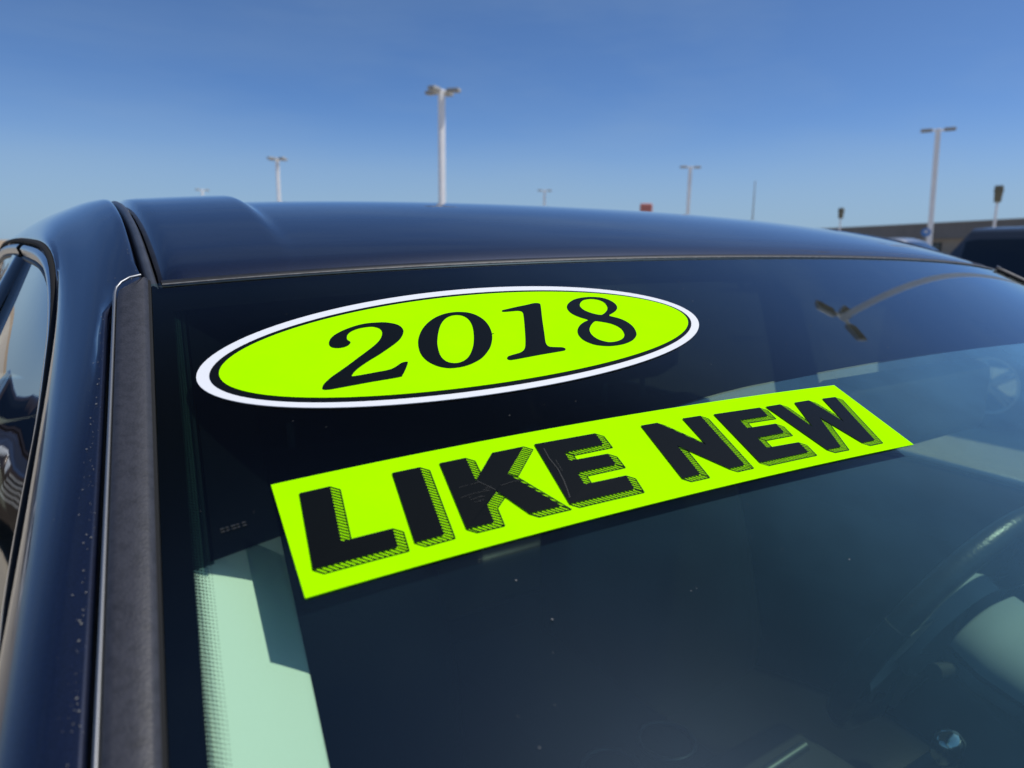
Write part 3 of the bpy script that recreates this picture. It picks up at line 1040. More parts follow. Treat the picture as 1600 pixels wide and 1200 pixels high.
# dashboard
rows = []
for y, z in ((-0.70, 1.005), (-0.60, 1.005), (-0.48, 0.995), (-0.38, 0.98), (-0.335, 0.965), (-0.315, 0.94), (-0.31, 0.88), (-0.35, 0.78), (-0.40, 0.66)):
    row = []
    for i in range(41):
        x = -0.70 + 1.4 * i / 40
        hump = 0.045 * math.exp(-((x - 0.37) / 0.17) ** 4) * (1 if y > -0.5 else 0.4)
        row.append(Vector((x, y - 0.03 * (x / 0.7) ** 2 , z + hump - 0.02 * abs(x / 0.7) ** 3)))
    rows.append(row)
dash = MB().grid(rows).build('dashboard', M['charcoal'], car)
o = MB().box((0.0, -0.32, 0.86), (0.24, 0.03, 0.15)).build('centre_screen', M['screen'], dash); bevel(o, 0.008)
for x in (-0.52, -0.16, 0.16, 0.58):
    o = MB().box((x, -0.318, 0.92), (0.13, 0.03, 0.055)).build('air_vent', M['silver_trim'], dash); bevel(o, 0.008)
# floor and tunnel
MB().grid([[Vector((x, y, 0.30)) for x in (-0.75, 0.75)] for y in (-0.6, 1.6)]).build('cabin_floor', M['charcoal'], car, smooth=False)
cons = MB().box((0.0, 0.12, 0.50), (0.24, 1.0, 0.40), taper=0.85).build('centre_console', M['charcoal'], car)
bevel(cons, 0.02, 3)
rows = []
hs_ = MB().box((0.04, -0.05, 0.745), (0.18, 0.20, 0.09), 0, 0.88).build('shift_housing', M['charcoal'], cons); bevel(hs_, 0.015, 3)
MB().tube([(0.005, -0.018, 0.792), (0.09, -0.016, 0.792)], 0.0065, 10).build('housing_trim', M['dark_metal'], cons)
MB().tube([(0.075, -0.105, 0.785), (0.090, -0.160, 0.875)], [0.011, 0.009], 12).build('gear_shaft', M['bright'], cons)
MB().tube([(0.089, -0.158, 0.868), (0.090, -0.161, 0.876), (0.091, -0.165, 0.890), (0.092, -0.168, 0.900), (0.092, -0.169, 0.905)], [0.007, 0.013, 0.015, 0.011, 0.003], 16).build('gear_knob', M['knob'], cons)
for k, (x, y) in enumerate(((-0.05, 0.16), (0.05, 0.16))):
    pts = [(x - 0.0 + 0.038 * math.cos(a * math.pi / 12), y + 0.038 * math.sin(a * math.pi / 12), 0.7035) for a in range(25)]
    MB().tube(pts, 0.0035, 8, cap=False).build('cup_holder_ring', M['dark_metal'], cons)
# seats
def seat(x):
    st = MB()
    def pad(mb, path, w, th):
        rows = []
        for (p, tk, ww) in path:
            p = Vector(p)
            row = []
            for k in range(20):
                a = 2 * math.pi * k / 20
                cx, cz = math.cos(a), math.sin(a)
                sx = math.copysign(abs(cx) ** 0.55, cx) * ww
                sz = math.copysign(abs(cz) ** 0.55, cz) * tk
                row.append((p, sx, sz))
            rows.append(row)
        return rows
    def sweep(path):
        rows = []
        n = len(path)
        for i, (p, tk, ww) in enumerate(path):
            p = Vector(p)
            t = (Vector(path[min(i + 1, n - 1)][0]) - Vector(path[max(i - 1, 0)][0])).normalized()
            nn = Vector((1, 0, 0)).cross(t).normalized()
            row = []
            for k in range(24):
                a = 2 * math.pi * k / 24
                cx, cz = math.cos(a), math.sin(a)
                sx = math.copysign(abs(cx) ** 0.5, cx) * ww
                sz = math.copysign(abs(cz) ** 0.6, cz) * tk
                dish = -0.022 * (1 - (abs(sx) / max(ww, 1e-4)) ** 2) if sz * 1 > 0 else 0
                row.append(p + Vector((1, 0, 0)) * sx + nn * (sz + dish * (tk / 0.07)))
            rows.append(row)
        m = MB().grid(rows, closed=True)
        m.cap(rows[0], True); m.cap(rows[-1])
        return m
    root = sweep([((x, -0.02, 0.50), 0.03, 0.18), ((x, 0.0, 0.505), 0.06, 0.235), ((x, 0.12, 0.50), 0.075, 0.255), ((x, 0.30, 0.47), 0.075, 0.255), ((x, 0.48, 0.45), 0.06, 0.24)]).build('seat', M['seat'], car)
    sweep([((x, 0.58, 1.07), 0.02, 0.15), ((x, 0.575, 1.05), 0.05, 0.20), ((x, 0.54, 0.92), 0.065, 0.235), ((x, 0.50, 0.74), 0.075, 0.255), ((x, 0.45, 0.56), 0.075, 0.25), ((x, 0.43, 0.46), 0.05, 0.22)]).build('backrest', M['seat'], root)
    sweep([((x, 0.63, 1.27), 0.015, 0.08), ((x, 0.625, 1.25), 0.05, 0.115), ((x, 0.61, 1.19), 0.06, 0.13), ((x, 0.60, 1.13), 0.05, 0.12), ((x, 0.60, 1.11), 0.02, 0.09)]).build('headrest', M['seat'], root)
    for d in (-0.05, 0.05):
        MB().tube([(x + d, 0.60, 1.02), (x + d, 0.605, 1.14)], 0.006, 8).build('headrest_post', M['silver_trim'], root)
seat(-0.36); seat(0.36)
o = MB().box((0, 1.25, 0.50), (1.25, 0.46, 0.16)).build('rear_bench', M['seat'], car); bevel(o, 0.04, 3)
o = MB().box((0, 1.50, 0.82), (1.20, 0.16, 0.56)).build('rear_backrest', M['seat'], car); bevel(o, 0.05, 3)
# door cards with pale top rail
for s in (1, -1):
    rows = []
    for z, d in ((BELT(0.2) - 0.004, -0.012), (0.945, 0.010), (0.925, 0.038), (0.895, 0.05), (0.86, 0.046), (0.84, 0.030)):
        rows.append([Vector((-s * (side_x(y, 0.93) - 0.035 - d), y, z + 0.018 * (y - 0.2) * (1 if z > 0.9 else 0.5))) for y in [-0.62 + 0.1 * i for i in range(21)]])
    MB().grid(rows, flip=(s == -1)).build('door_top_trim', M['charcoal'], car)
    rows = []
    for z, d in ((0.842, 0.032), (0.74, 0.035), (0.70, 0.085), (0.67, 0.09), (0.62, 0.05), (0.34, 0.03)):
        rows.append([Vector((-s * (side_x(y, 0.93) - 0.035 - d), y, z)) for y in [-0.62 + 0.1 * i for i in range(21)]])
    MB().grid(rows, flip=(s == -1)).build('door_card', M['charcoal'], car)
# steering wheel
SWC = Vector((0.365, -0.03, 0.875))
tilt = RAD(24)
ax = Vector((0, math.cos(tilt), math.sin(tilt)))            # towards the driver
ux = Vector((1, 0, 0)); uy = ax.cross(ux)
if uy.z < 0: uy = -uy
sw = MB()
def swp(a, r, h=0): return SWC + r * (math.cos(a) * ux + math.sin(a) * uy) + h * ax
n = 64
rows = []
for k in range(n):
    a = 2 * math.pi * k / n
    c = swp(a, 0.186); rd = (c - SWC).normalized()
    rows.append([c + 0.0155 * (math.cos(2 * math.pi * j / 12) * rd + math.sin(2 * math.pi * j / 12) * ax) for j in range(12)])
rows.append(rows[0])
steer = MB().grid(rows, closed=True).build('steering_wheel', M['seat'], car)
# stitched seam rings
for a in (RAD(160), RAD(20), RAD(215), RAD(325)):
    c = swp(a, 0.186); rd = (c - SWC).normalized()
    MB().tube([c + 0.0158 * (math.cos(2 * math.pi * j / 16) * rd + math.sin(2 * math.pi * j / 16) * ax) for j in range(17)], 0.0012, 6, cap=False).build('rim_seam', M['gap'], steer)
# hub pad
rows = []
for r_, h_ in ((0.085, -0.02), (0.088, 0.005), (0.075, 0.024), (0.045, 0.034), (0.005, 0.037)):
    rows.append([swp(2 * math.pi * k / 32, r_ * (1 + 0.12 * math.cos(4 * math.pi * k / 32)), h_) for k in range(32)])
MB().grid(rows, closed=True).build('hub_pad', M['hub'], steer)
for a, w_ in ((RAD(180), 0.05), (RAD(0), 0.05), (RAD(270), 0.035)):
    d = (swp(a, 1) - SWC).normalized(); e = ax.cross(d)
    rows = []
    for t, ww, h_ in ((0.07, w_, 0.012), (0.10, w_ * 0.85, 0.010), (0.14, w_ * 0.62, 0.004), (0.178, w_ * 0.6, 0.0)):
        rows.append([SWC + d * t + e * ww * q + ax * (h_ + 0.012 * (1 - q * q)) for q in (-1, -0.7, -0.3, 0, 0.3, 0.7, 1)])
    back = [[p - ax * 0.02 for p in r] for r in rows]
    m_ = MB().grid(rows); m_.grid(back, flip=True)
    m_.build('spoke', M['silver_trim'], steer)
def shroud(a0, a1, scale, nm):
    rows = []
    for d_, w_, h_ in ((0.030, 0.060, 0.034), (0.036, 0.084, 0.050), (0.08, 0.090, 0.052), (0.14, 0.072, 0.044), (0.30, 0.050, 0.040)):
        c = SWC - ax * d_ + uy * 0.030
        rows.append([c + ux * w_ * scale * math.cos(a0 + (a1 - a0) * k / 20) + uy * h_ * scale * math.sin(a0 + (a1 - a0) * k / 20) for k in range(21)])
    m = MB().grid(rows)
    m.cap(rows[0])
    return m.build(nm, M['hub'], car)
upper = shroud(RAD(4), RAD(176), 1.0, 'column_cover')
lower = shroud(RAD(184), RAD(356), 1.0, 'column_cover')
MB().tube([SWC - ax * 0.04, SWC - ax * 0.33], [0.05, 0.05], 16).build('steering_column', M['charcoal'], car)
for s in (1, -1):
    MB().tube([SWC - ax * 0.06, SWC - ax * 0.06 + Vector((s * 0.08, 0, 0.012)), SWC - ax * 0.055 + Vector((s * 0.125, 0, 0.018))], [0.010, 0.008, 0.011], 10).build('control_stalk', M['charcoal'], car)
# inner mirror
o = MB().box((0.0, -0.13, ZH - 0.125), (0.24, 0.035, 0.065)).build('inner_mirror', M['charcoal'], car); bevel(o, 0.012, 3)

# ================================================================== DECALS ON THE GLASS
PHI, AC_, BC_ = -0.0799, -0.3651, -0.209
def dec(u, v, h):
    """decal sheet coordinates in millimetres -> point h above the glass."""
    u, v = u / 1000, v / 1000
    return surf(AC_ + u * math.cos(PHI) - v * math.sin(PHI), BC_ + u * math.sin(PHI) + v * math.cos(PHI), h)
def poly_part(name, loops, h, mat, parent, sub=1, closed_smooth=False):
    L = []
    for lp in loops:
        lp = [Vector((x, y, 0)) for x, y in lp]
        if closed_smooth: lp = catmull(lp, 3, True)
        L.append(lp)
    flat = [p for lp in L for p in lp]
    tris = tessellate_polygon(L)
    vs = [dec(p.x, p.y, h) for p in flat]
    fs = []
    for t in tris:
        a, b, c = (flat[i] for i in t)
        cr = (b.x - a.x) * (c.y - a.y) - (b.y - a.y) * (c.x - a.x)
        if abs(cr) < 1e-9: continue
        fs.append(tuple(t) if cr > 0 else tuple(t[::-1]))
    return mesh(name, vs, fs, mat, parent, smooth=False)
def solid_sheet(name, rows_uv, h0, h1, mat, parent, closed=False):
    top = [[dec(u, v, h1) for u, v in r] for r in rows_uv]
    mb = MB().grid(top, closed=closed)
    if not closed:
        rim = [r for r in rows_uv[0]] + [r[-1] for r in rows_uv[1:]] + list(reversed(rows_uv[-1][:-1])) + [r[0] for r in reversed(rows_uv[1:-1])]
    else:
        rim = rows_uv[0]
    mb.grid([[dec(u, v, h1) for u, v in rim], [dec(u, v, h0) for u, v in rim]], closed=True)
    return mb.build(name, mat, parent)

H1, H2, H3, H4 = 0.0009, 0.0012, 0.0015, 0.0018
# ---- oval year decal
base = dec(-31, 124, 0)
oval = thing('year_decal', 'white-rimmed yellow-green oval decal reading 2018 high on the windshield', 'decal', base)
oval_inv = Matrix.Translation(-base)
def into(o, root):
    o.matrix_parent_inverse = Matrix.Translation(-root.location)
    return o
def ell(cx, cy, A, B, ang, r, n=120):
    ca, sa = math.cos(ang), math.sin(ang)
    return [(cx + r * (A * math.cos(2 * math.pi * k / n) * ca - B * math.sin(2 * math.pi * k / n) * sa),
             cy + r * (A * math.cos(2 * math.pi * k / n) * sa + B * math.sin(2 * math.pi * k / n) * ca)) for k in range(n)]
EA = RAD(2.62)
rs = (1.0, 0.92, 0.8, 0.65, 0.5, 0.35, 0.2, 0.01)
into(solid_sheet('white_border', [ell(-31.3, 124.3, 167.2, 57.3, EA, r) for r in rs], 0.0004, H1, M['white_vinyl'], oval, True), oval)
into(solid_sheet('black_ring', [ell(-31.8, 123.4, 160.6, 51.7, EA, r) for r in rs], H1, H2, M['ink'], oval, True), oval)
into(solid_sheet('green_field', [ell(-30.8, 123.6, 157.0, 48.7, EA, r) for r in rs], H2, H3, M['lime'], oval, True), oval)
TWO = [(-116.2, 130.9), (-118.3, 128.3), (-121.5, 127.0), (-124.8, 127.1), (-127.3, 128.4), (-128.1, 130.6), (-127.7, 133.6), (-125.9, 137.2), (-122.6, 140.7), (-117.3, 144.1), (-112.5, 146.3), (-107.0, 148.2), (-101.4, 149.1), (-96.3, 148.9), (-91.1, 148.2), (-86.9, 146.3), (-84.1, 143.9), (-82.8, 140.8), (-82.9, 137.1), (-84.2, 133.7), (-87.1, 129.3), (-91.2, 125.2), (-96.8, 120.9), (-104.6, 115.3), (-110.9, 111.3), (-117.3, 106.8), (-121.5, 103.2), (-124.5, 99.3), (-124.0, 98.75), (-123.1, 98.7), (-117.5, 98.9), (-110.3, 99.4), (-104.8, 99.8), (-101.6, 100.7), (-98.5, 102.5), (-95.2, 104.7), (-92.8, 105.2), (-91.5, 104.5), (-93.7, 100.4), (-96.5, 96.0), (-98.5, 93.4), (-100.6, 92.1), (-116.3, 91.5), (-131.8, 90.7), (-138.5, 90.5), (-141.5, 91.3), (-141.4, 93.3), (-139.6, 96.3), (-134.8, 100.9), (-129.7, 104.7), (-122.7, 110.0), (-116.3, 115.2), (-108.6, 121.3), (-102.5, 126.7), (-98.8, 131.1), (-96.2, 135.9), (-95.4, 139.7), (-96.3, 142.7), (-99.2, 144.8), (-103.0, 145.1), (-107.7, 144.5), (-112.1, 142.6), (-115.0, 140.0), (-116.7, 136.9), (-117.2, 134.2), (-116.7, 132.7)]
ZERO = [(-78.4, 124.0), (-75.0, 130.8), (-70.7, 137.1), (-64.8, 143.3), (-58.1, 148.2), (-50.9, 151.3), (-44.5, 152.2), (-40.0, 151.8), (-35.3, 150.2), (-31.4, 146.5), (-29.0, 140.5), (-28.7, 133.5), (-30.2, 125.7), (-33.1, 118.3), (-37.9, 110.2), (-43.4, 103.9), (-49.2, 99.0), (-55.6, 95.7), (-61.6, 93.8), (-67.3, 93.4), (-71.7, 94.1), (-75.8, 96.4), (-78.8, 100.0), (-80.8, 104.4), (-81.5, 110.2), (-80.7, 116.5)]
ZIN = [(-67.1, 122.3), (-63.6, 129.9), (-59.3, 137.6), (-54.8, 143.5), (-50.3, 147.2), (-45.9, 148.7), (-42.3, 148.3), (-39.9, 146.5), (-38.5, 142.8), (-38.7, 137.3), (-40.5, 130.2), (-43.8, 121.6), (-47.8, 113.4), (-52.4, 106.3), (-56.6, 101.5), (-60.5, 98.8), (-64.5, 97.7), (-67.9, 98.5), (-70.3, 100.9), (-71.3, 105.5), (-70.5, 111.3), (-68.8, 117.7)]
ONE = [(-11.4, 149.6), (-8.8, 150.3), (1.4, 152.7), (9.5, 154.3), (14.6, 155.6), (17.6, 155.7), (19.3, 154.7), (18.9, 152.1), (10.7, 134.6), (3.6, 118.8), (-0.8, 109.2), (-1.9, 105.5), (-1.4, 103.3), (1.4, 102.2), (6.3, 101.1), (7.7, 100.0), (7.9, 98.8), (6.7, 97.6), (3.3, 97.1), (-10.6, 96.0), (-24.6, 94.6), (-31.2, 94.1), (-33.2, 94.5), (-33.8, 95.9), (-32.6, 97.7), (-30.3, 98.6), (-25.9, 99.6), (-22.1, 100.7), (-19.0, 103.0), (-16.4, 106.4), (-12.1, 114.5), (-4.4, 130.8), (0.2, 141.1), (1.5, 144.7), (1.2, 146.7), (-1.2, 147.6), (-5.5, 147.6), (-10.0, 147.6), (-11.9, 148.2)]
EIGHT = [(37.2, 147.7), (39.9, 151.4), (44.8, 155.2), (50.3, 157.9), (56.3, 159.3), (62.6, 159.7), (68.3, 159.0), (73.3, 157.1), (76.5, 153.8), (77.8, 149.7), (77.4, 145.6), (75.5, 142.1), (72.6, 139.2), (68.2, 136.4), (62.8, 133.1), (67.5, 129.4), (70.7, 125.2), (72.0, 120.3), (71.6, 115.2), (69.7, 110.1), (67.4, 106.5), (63.6, 103.1), (58.7, 100.3), (52.3, 98.1), (46.0, 97.2), (40.0, 97.2), (34.8, 98.3), (30.6, 100.2), (27.7, 103.1), (25.7, 106.8), (25.6, 111.9), (27.3, 116.7), (30.2, 120.8), (33.8, 124.2), (39.0, 127.5), (43.4, 129.6), (40.2, 132.8), (37.2, 136.6), (35.8, 140.5), (36.0, 144.3)]
E8T = [(48.6, 149.3), (51.4, 152.7), (55.3, 155.6), (59.9, 156.8), (64.1, 156.6), (67.6, 155.1), (69.8, 152.3), (70.0, 148.6), (68.6, 144.3), (66.2, 140.9), (62.6, 137.7), (58.3, 135.0), (55.7, 135.0), (52.0, 137.2), (49.0, 140.4), (47.6, 143.7), (47.7, 146.9)]
E8B = [(48.8, 127.4), (54.1, 125.2), (57.9, 122.7), (60.3, 119.4), (61.2, 115.6), (60.4, 111.7), (58.7, 108.0), (55.6, 104.9), (51.6, 102.6), (46.8, 101.4), (42.0, 101.5), (38.8, 103.3), (36.4, 105.8), (35.2, 109.5), (35.5, 113.9), (37.2, 117.8), (40.1, 121.4), (44.1, 125.1), (46.9, 127.0)]
for loops in ([TWO], [ZERO, ZIN], [ONE], [EIGHT, E8T, E8B]):
    into(poly_part('digit', loops, H4, M['ink'], oval, closed_smooth=True), oval)

# ---- slogan decal
base = dec(0, 0, 0)
slogan = thing('slogan_decal', 'yellow-green rectangular decal reading LIKE NEW below the oval on the windshield', 'decal', base)
rows_uv = []
for j in range(5):
    v = -31.5 + 63 * j / 4
    rows_uv.append([(-178.9 + 357.8 * i / 40, v) for i in range(41)])
into(solid_sheet('sheet', rows_uv, 0.0004, H1, M['lime'], slogan), slogan)
LET = [
    [(-169.0, 22.1), (-155.9, 22.1), (-159.6, -9.8), (-138.2, -9.9), (-139.4, -20.2), (-173.3, -19.9)],
    [(-128.0, 22.0), (-114.7, 21.9), (-119.3, -20.1), (-132.3, -20.2)],
    [(-105.2, 21.8), (-91.9, 21.8), (-93.4, 6.2), (-78.1, 21.6), (-60.6, 21.7), (-77.1, 5.8), (-62.8, -20.5), (-79.3, -20.3), (-87.0, -3.2), (-94.9, -9.8), (-96.4, -20.3), (-109.3, -20.1)],
    [(-54.7, 21.8), (-18.6, 21.4), (-19.1, 12.2), (-42.5, 12.1), (-43.2, 5.8), (-20.9, 5.3), (-21.3, -3.0), (-43.9, -3.0), (-44.7, -11.1), (-20.9, -11.4), (-22.3, -20.9), (-58.5, -20.5)],
    [(10.7, 21.0), (21.9, 21.0), (38.0, -2.2), (39.6, 21.0), (52.7, 20.8), (48.6, -21.5), (37.3, -21.5), (20.8, 1.3), (18.5, -21.2), (6.6, -21.1)],
    [(62.1, 20.2), (98.4, 19.7), (97.5, 11.5), (75.2, 11.8), (74.2, 4.6), (96.6, 4.2), (95.5, -4.1), (74.0, -4.1), (73.0, -12.8), (97.5, -13.3), (96.4, -22.0), (59.0, -22.0)],
    [(103.2, 19.6), (115.8, 19.8), (119.6, -3.6), (127.8, 19.4), (141.1, 19.6), (147.3, -3.7), (153.3, 19.4), (165.5, 19.2), (152.9, -22.8), (141.0, -22.9), (133.0, 3.3), (122.4, -22.9), (110.6, -22.8)],
]
OFF = Vector((3.65, -3.15, 0))
def seg_quad(mb, p, q, w, h):
    d = (q - p)
    if d.length < 1e-6: return
    nn = Vector((-d.y, d.x, 0)).normalized() * w / 2
    b0 = len(mb.v)
    for x in (p - nn, q - nn, q + nn, p + nn): mb.v.append(dec(x.x, x.y, h))
    mb.f.append((b0, b0 + 1, b0 + 2, b0 + 3))
offn = OFF.normalized()
LOBJ = []
for lt in LET:
    P_ = [Vector((x, y, 0)) for x, y in lt]
    letter = into(poly_part('letter', [lt], H3, M['ink'], slogan), slogan)
    LOBJ.append(letter)
    mb = MB(); n = len(P_)
    for i in range(n):
        p, q = P_[i], P_[(i + 1) % n]
        e = q - p
        outn = Vector((-e.y, e.x, 0)).normalized()          # loop runs clockwise: outside is to its left
        area = sum(P_[k].x * P_[(k + 1) % n].y - P_[(k + 1) % n].x * P_[k].y for k in range(n))
        if area > 0: outn = -outn
        fac = outn.dot(OFF)
        if fac <= 0.35: continue
        seg_quad(mb, p + OFF, q + OFF, 0.42, H2)
        step = 1.45 / max(0.12, abs(e.normalized().x * offn.y - e.normalized().y * offn.x))
        m_ = int(e.length / step)
        for k in range(m_ + 1):
            s0 = p + e.normalized() * (k * step)
            seg_quad(mb, s0, s0 + OFF, 0.52, H2)
        seg_quad(mb, p, p + OFF, 0.42, H2); seg_quad(mb, q, q + OFF, 0.42, H2)
    sh = mb.build('drop_shade', M['ink'], letter, smooth=False)
    sh.matrix_parent_inverse = letter.matrix_parent_inverse @ Matrix.Identity(4) if False else Matrix.Identity(4)
# scuffs on the printed K and E
def scuff(pts, w, parent_i):
    mb = MB()
    for a_, b_ in zip(pts[:-1], pts[1:]):
        seg_quad(mb, Vector((a_[0], a_[1], 0)), Vector((b_[0], b_[1], 0)), w, H3 + 0.0002)
    o = mb.build('scuff', M['scuff'], LOBJ[parent_i], smooth=False)
scuff([(-93.0, 5.4), (-91.2, 2.6), (-89.0, -0.2), (-87.4, -2.6)], 0.35, 2)
scuff([(-104.5, -2.4), (-98.0, -1.6), (-90.0, -1.9)], 0.20, 2)
scuff([(-101.0, -5.0), (-95.0, -4.2)], 0.18, 2)
scuff([(-84.0, -0.6), (-77.0, 0.2), (-74.0, -0.4)], 0.20, 2)
scuff([(-51.6, 17.5), (-52.6, 10.0), (-52.2, 2.0), (-53.4, -6.0), (-55.2, -13.0), (-56.4, -17.0)], 0.42, 3)
scuff([(-50.0, 8.0), (-50.8, 0.0)], 0.2, 3)
rs_ = random.Random(11)
for k in range(10):
    x0, y0 = rs_.uniform(-104, -80), rs_.uniform(-7, 4)
    if abs(x0 + 92) < 5 and y0 > 1: continue
    scuff([(x0, y0), (x0 + rs_.uniform(1.5, 5), y0 + rs_.uniform(-0.3, 0.6))], rs_.uniform(0.1, 0.2), 2)

# ================================================================== BACKGROUND
def light_pole(x, y, H, heads, label, rz=0.0, w=0.25, k=1.0, group='white lot light poles'):
    t = thing('light_pole', label, 'light pole', (x, y, 0), rz, group)
    m = MB(); m.tube([(0, 0, 0), (0, 0, 0.7)], 0.30, 16); m.build('concrete_base', M['concrete'], t)
    m = MB()
    m.box((0, 0, 0.7 + (H - 0.7) / 2), (w, w, H - 0.7))
    bevel(m.build('pole', M['pole'], t, smooth=False), 0.02, 2)
    for a in heads:
        c, s_ = math.cos(a), math.sin(a)
        MB().tube([(c * w / 2, s_ * w / 2, H - 0.10), (c * 0.30 * k, s_ * 0.30 * k, H - 0.06)], 0.05, 8).build('arm', M['pole'], t)
        m = MB(); m.box((c * 0.58 * k, s_ * 0.58 * k, H - 0.05), (0.62 * k, 0.36 * k, 0.15), a, 0.88)
        hd = bevel(m.build('lamp_head', M['lamp_head'], t, smooth=False), 0.02, 2)
        m = MB(); m.box((c * 0.58 * k, s_ * 0.58 * k, H - 0.138), (0.50 * k, 0.28 * k, 0.025), a)
        m.build('lens', M['lamp_lens'], hd, smooth=False)
    return t
PI = math.pi
light_pole(15.77, 29.54, 8.2, (PI + 0.5, 0.6, -0.9, 1.9), 'tallest white light pole with four lamp heads, nearest behind the blue roof', 0.0)
light_pole(17.71, 61.13, 8.2, (PI + 0.3, 0.25, -1.2, 1.9), 'white light pole left of the tallest one, second from the left', 0.0)
light_pole(20.38, 103.93, 8.2, (PI, 0.0), 'shortest looking light pole at far left just above the roof crease', 0.1)
light_pole(54.01, 73.16, 8.2, (PI, 0.0), 'tiny distant light pole just right of the tallest one', -0.6)
light_pole(47.41, 43.54, 8.2, (PI, 0.0), 'white light pole with two heads right of the red sign', -0.55)
lp = light_pole(43.35, 21.09, 8.2, (PI, 0.0), 'tall white light pole with two heads in front of the low grey building', -0.95)
lp.rotation_euler = (Matrix.Rotation(RAD(-2.0), 3, Vector((0.896, 0.445, 0))) @ Matrix.Rotation(-0.95, 3, 'Z')).to_euler()
light_pole(12.7, 3.95, 8.32, (0.15, 2.25, 4.35), 'light pole mirrored as a curved streak in the windshield', 0.3, 0.13, 0.74)

def lantern(x, y, H, label):
    t = thing('lantern_post', label, 'lamp post', (x, y, 0), 0.3, 'bronze lantern posts')
    MB().tube([(0, 0, 0), (0, 0, H - 1.4)], [0.14, 0.10], 12).build('post', M['pole'], t)
    m = MB(); m.box((0, 0, H - 0.95), (0.5, 0.5, 0.9), 0, 1.25)
    bevel(m.build('lantern', M['bronze'], t, smooth=False), 0.03)
    m = MB(); m.box((0, 0, H - 0.25), (0.72, 0.72, 0.5), 0, 0.8)
    bevel(m.build('lantern_cap', M['bronze'], t, smooth=False), 0.03)
lantern(69.89, 28.9, 7.0, 'bronze lantern post at far right above the grey building')
lantern(92.64, 57.44, 7.0, 'bronze lantern post at the left end of the grey building')
t = thing('flag_pole', 'thin bare grey pole between the two lamp posts right of centre', 'pole', (99.56, 77.25, 0))
MB().tube([(0, 0, 0), (0, 0, 12)], [0.16, 0.07], 10).build('shaft', M['lamp_head'], t)
MB().tube([(0, 0, 11.98), (0, 0, 12.05), (0, 0, 12.15), (0, 0, 12.2)], [0.03, 0.1, 0.1, 0.03], 10).build('finial', M['lamp_head'], t)
# red sign peeking over the roof
t = thing('red_sign', 'small red pylon sign peeking over the middle of the roof', 'sign', (67.56, 69.19, 0), RAD(-45))
for d in (-0.5, 0.5):
    MB().tube([(d, 0, 0), (d, 0, 5.6)], 0.12, 10).build('post', M['lamp_head'], t)
m = MB(); m.box((0, 0, 6.35), (1.6, 0.4, 1.3))
bevel(m.build('sign_panel', M['red_sign'], t, smooth=False), 0.35, 4)
# blue round sign
t = thing('blue_sign', 'small round blue sign beside the tall pole at right', 'sign', (25.02, 12.3, 0), RAD(-63))
MB().tube([(0, 0, 0), (0, 0, 1.85)], 0.04, 10).build('post', M['lamp_head'], t)
ring = [(0.15 * math.cos(2 * PI * k / 28), -0.03, 2.0 + 0.14 * math.sin(2 * PI * k / 28)) for k in range(28)]
ring2 = [(x, 0.03, z) for x, _, z in ring]
m = MB().grid([ring, ring2], closed=True); m.cap(ring); m.cap(ring2, True)
m.build('sign_disc', M['blue_sign'], t, smooth=False)
ring = [(0.07 * math.cos(2 * PI * k / 20), -0.037, 2.02 + 0.05 * math.sin(2 * PI * k / 20)) for k in range(20)]
MB().cap(ring).build('sign_emblem', M['white_vinyl'], t, smooth=False)

# low dealership building, running away to the left
bx0, by0, bx1, by1 = 80.5, 22.5, 112.0, 72.5
L_ = math.hypot(bx1 - bx0, by1 - by0); ang = math.atan2(by1 - by0, bx1 - bx0)
bld = thing('low_building', 'long low building with grey fascia and tan lower wall at far right', 'building', (bx0, by0, 0), ang)
m = MB(); m.box((L_ / 2 - 8, -9, 1.45), (L_ + 16, 18, 2.9)); m.build('wall', M['wall_tan'], bld, smooth=False)
m = MB(); m.box((L_ / 2 - 8, -9, 3.85), (L_ + 17, 19, 1.9)); m.build('fascia', M['wall_grey'], bld, smooth=False)
m = MB(); m.box((L_ / 2 - 8, -9, 4.85), (L_ + 17.3, 19.3, 0.10)); m.build('roof_edge', M['lamp_head'], bld, smooth=False)
for k in range(10):
    m = MB(); m.box((-8 + k * 7.2, 0.03, 1.35), (3.4, 0.08, 2.2)); wd = m.build('window', M['charcoal'], bld, smooth=False)
    m = MB(); m.box((-8 + k * 7.2, 0.09, 1.35), (3.2, 0.03, 2.0)); m.build('pane', M['screen'], wd, smooth=False)

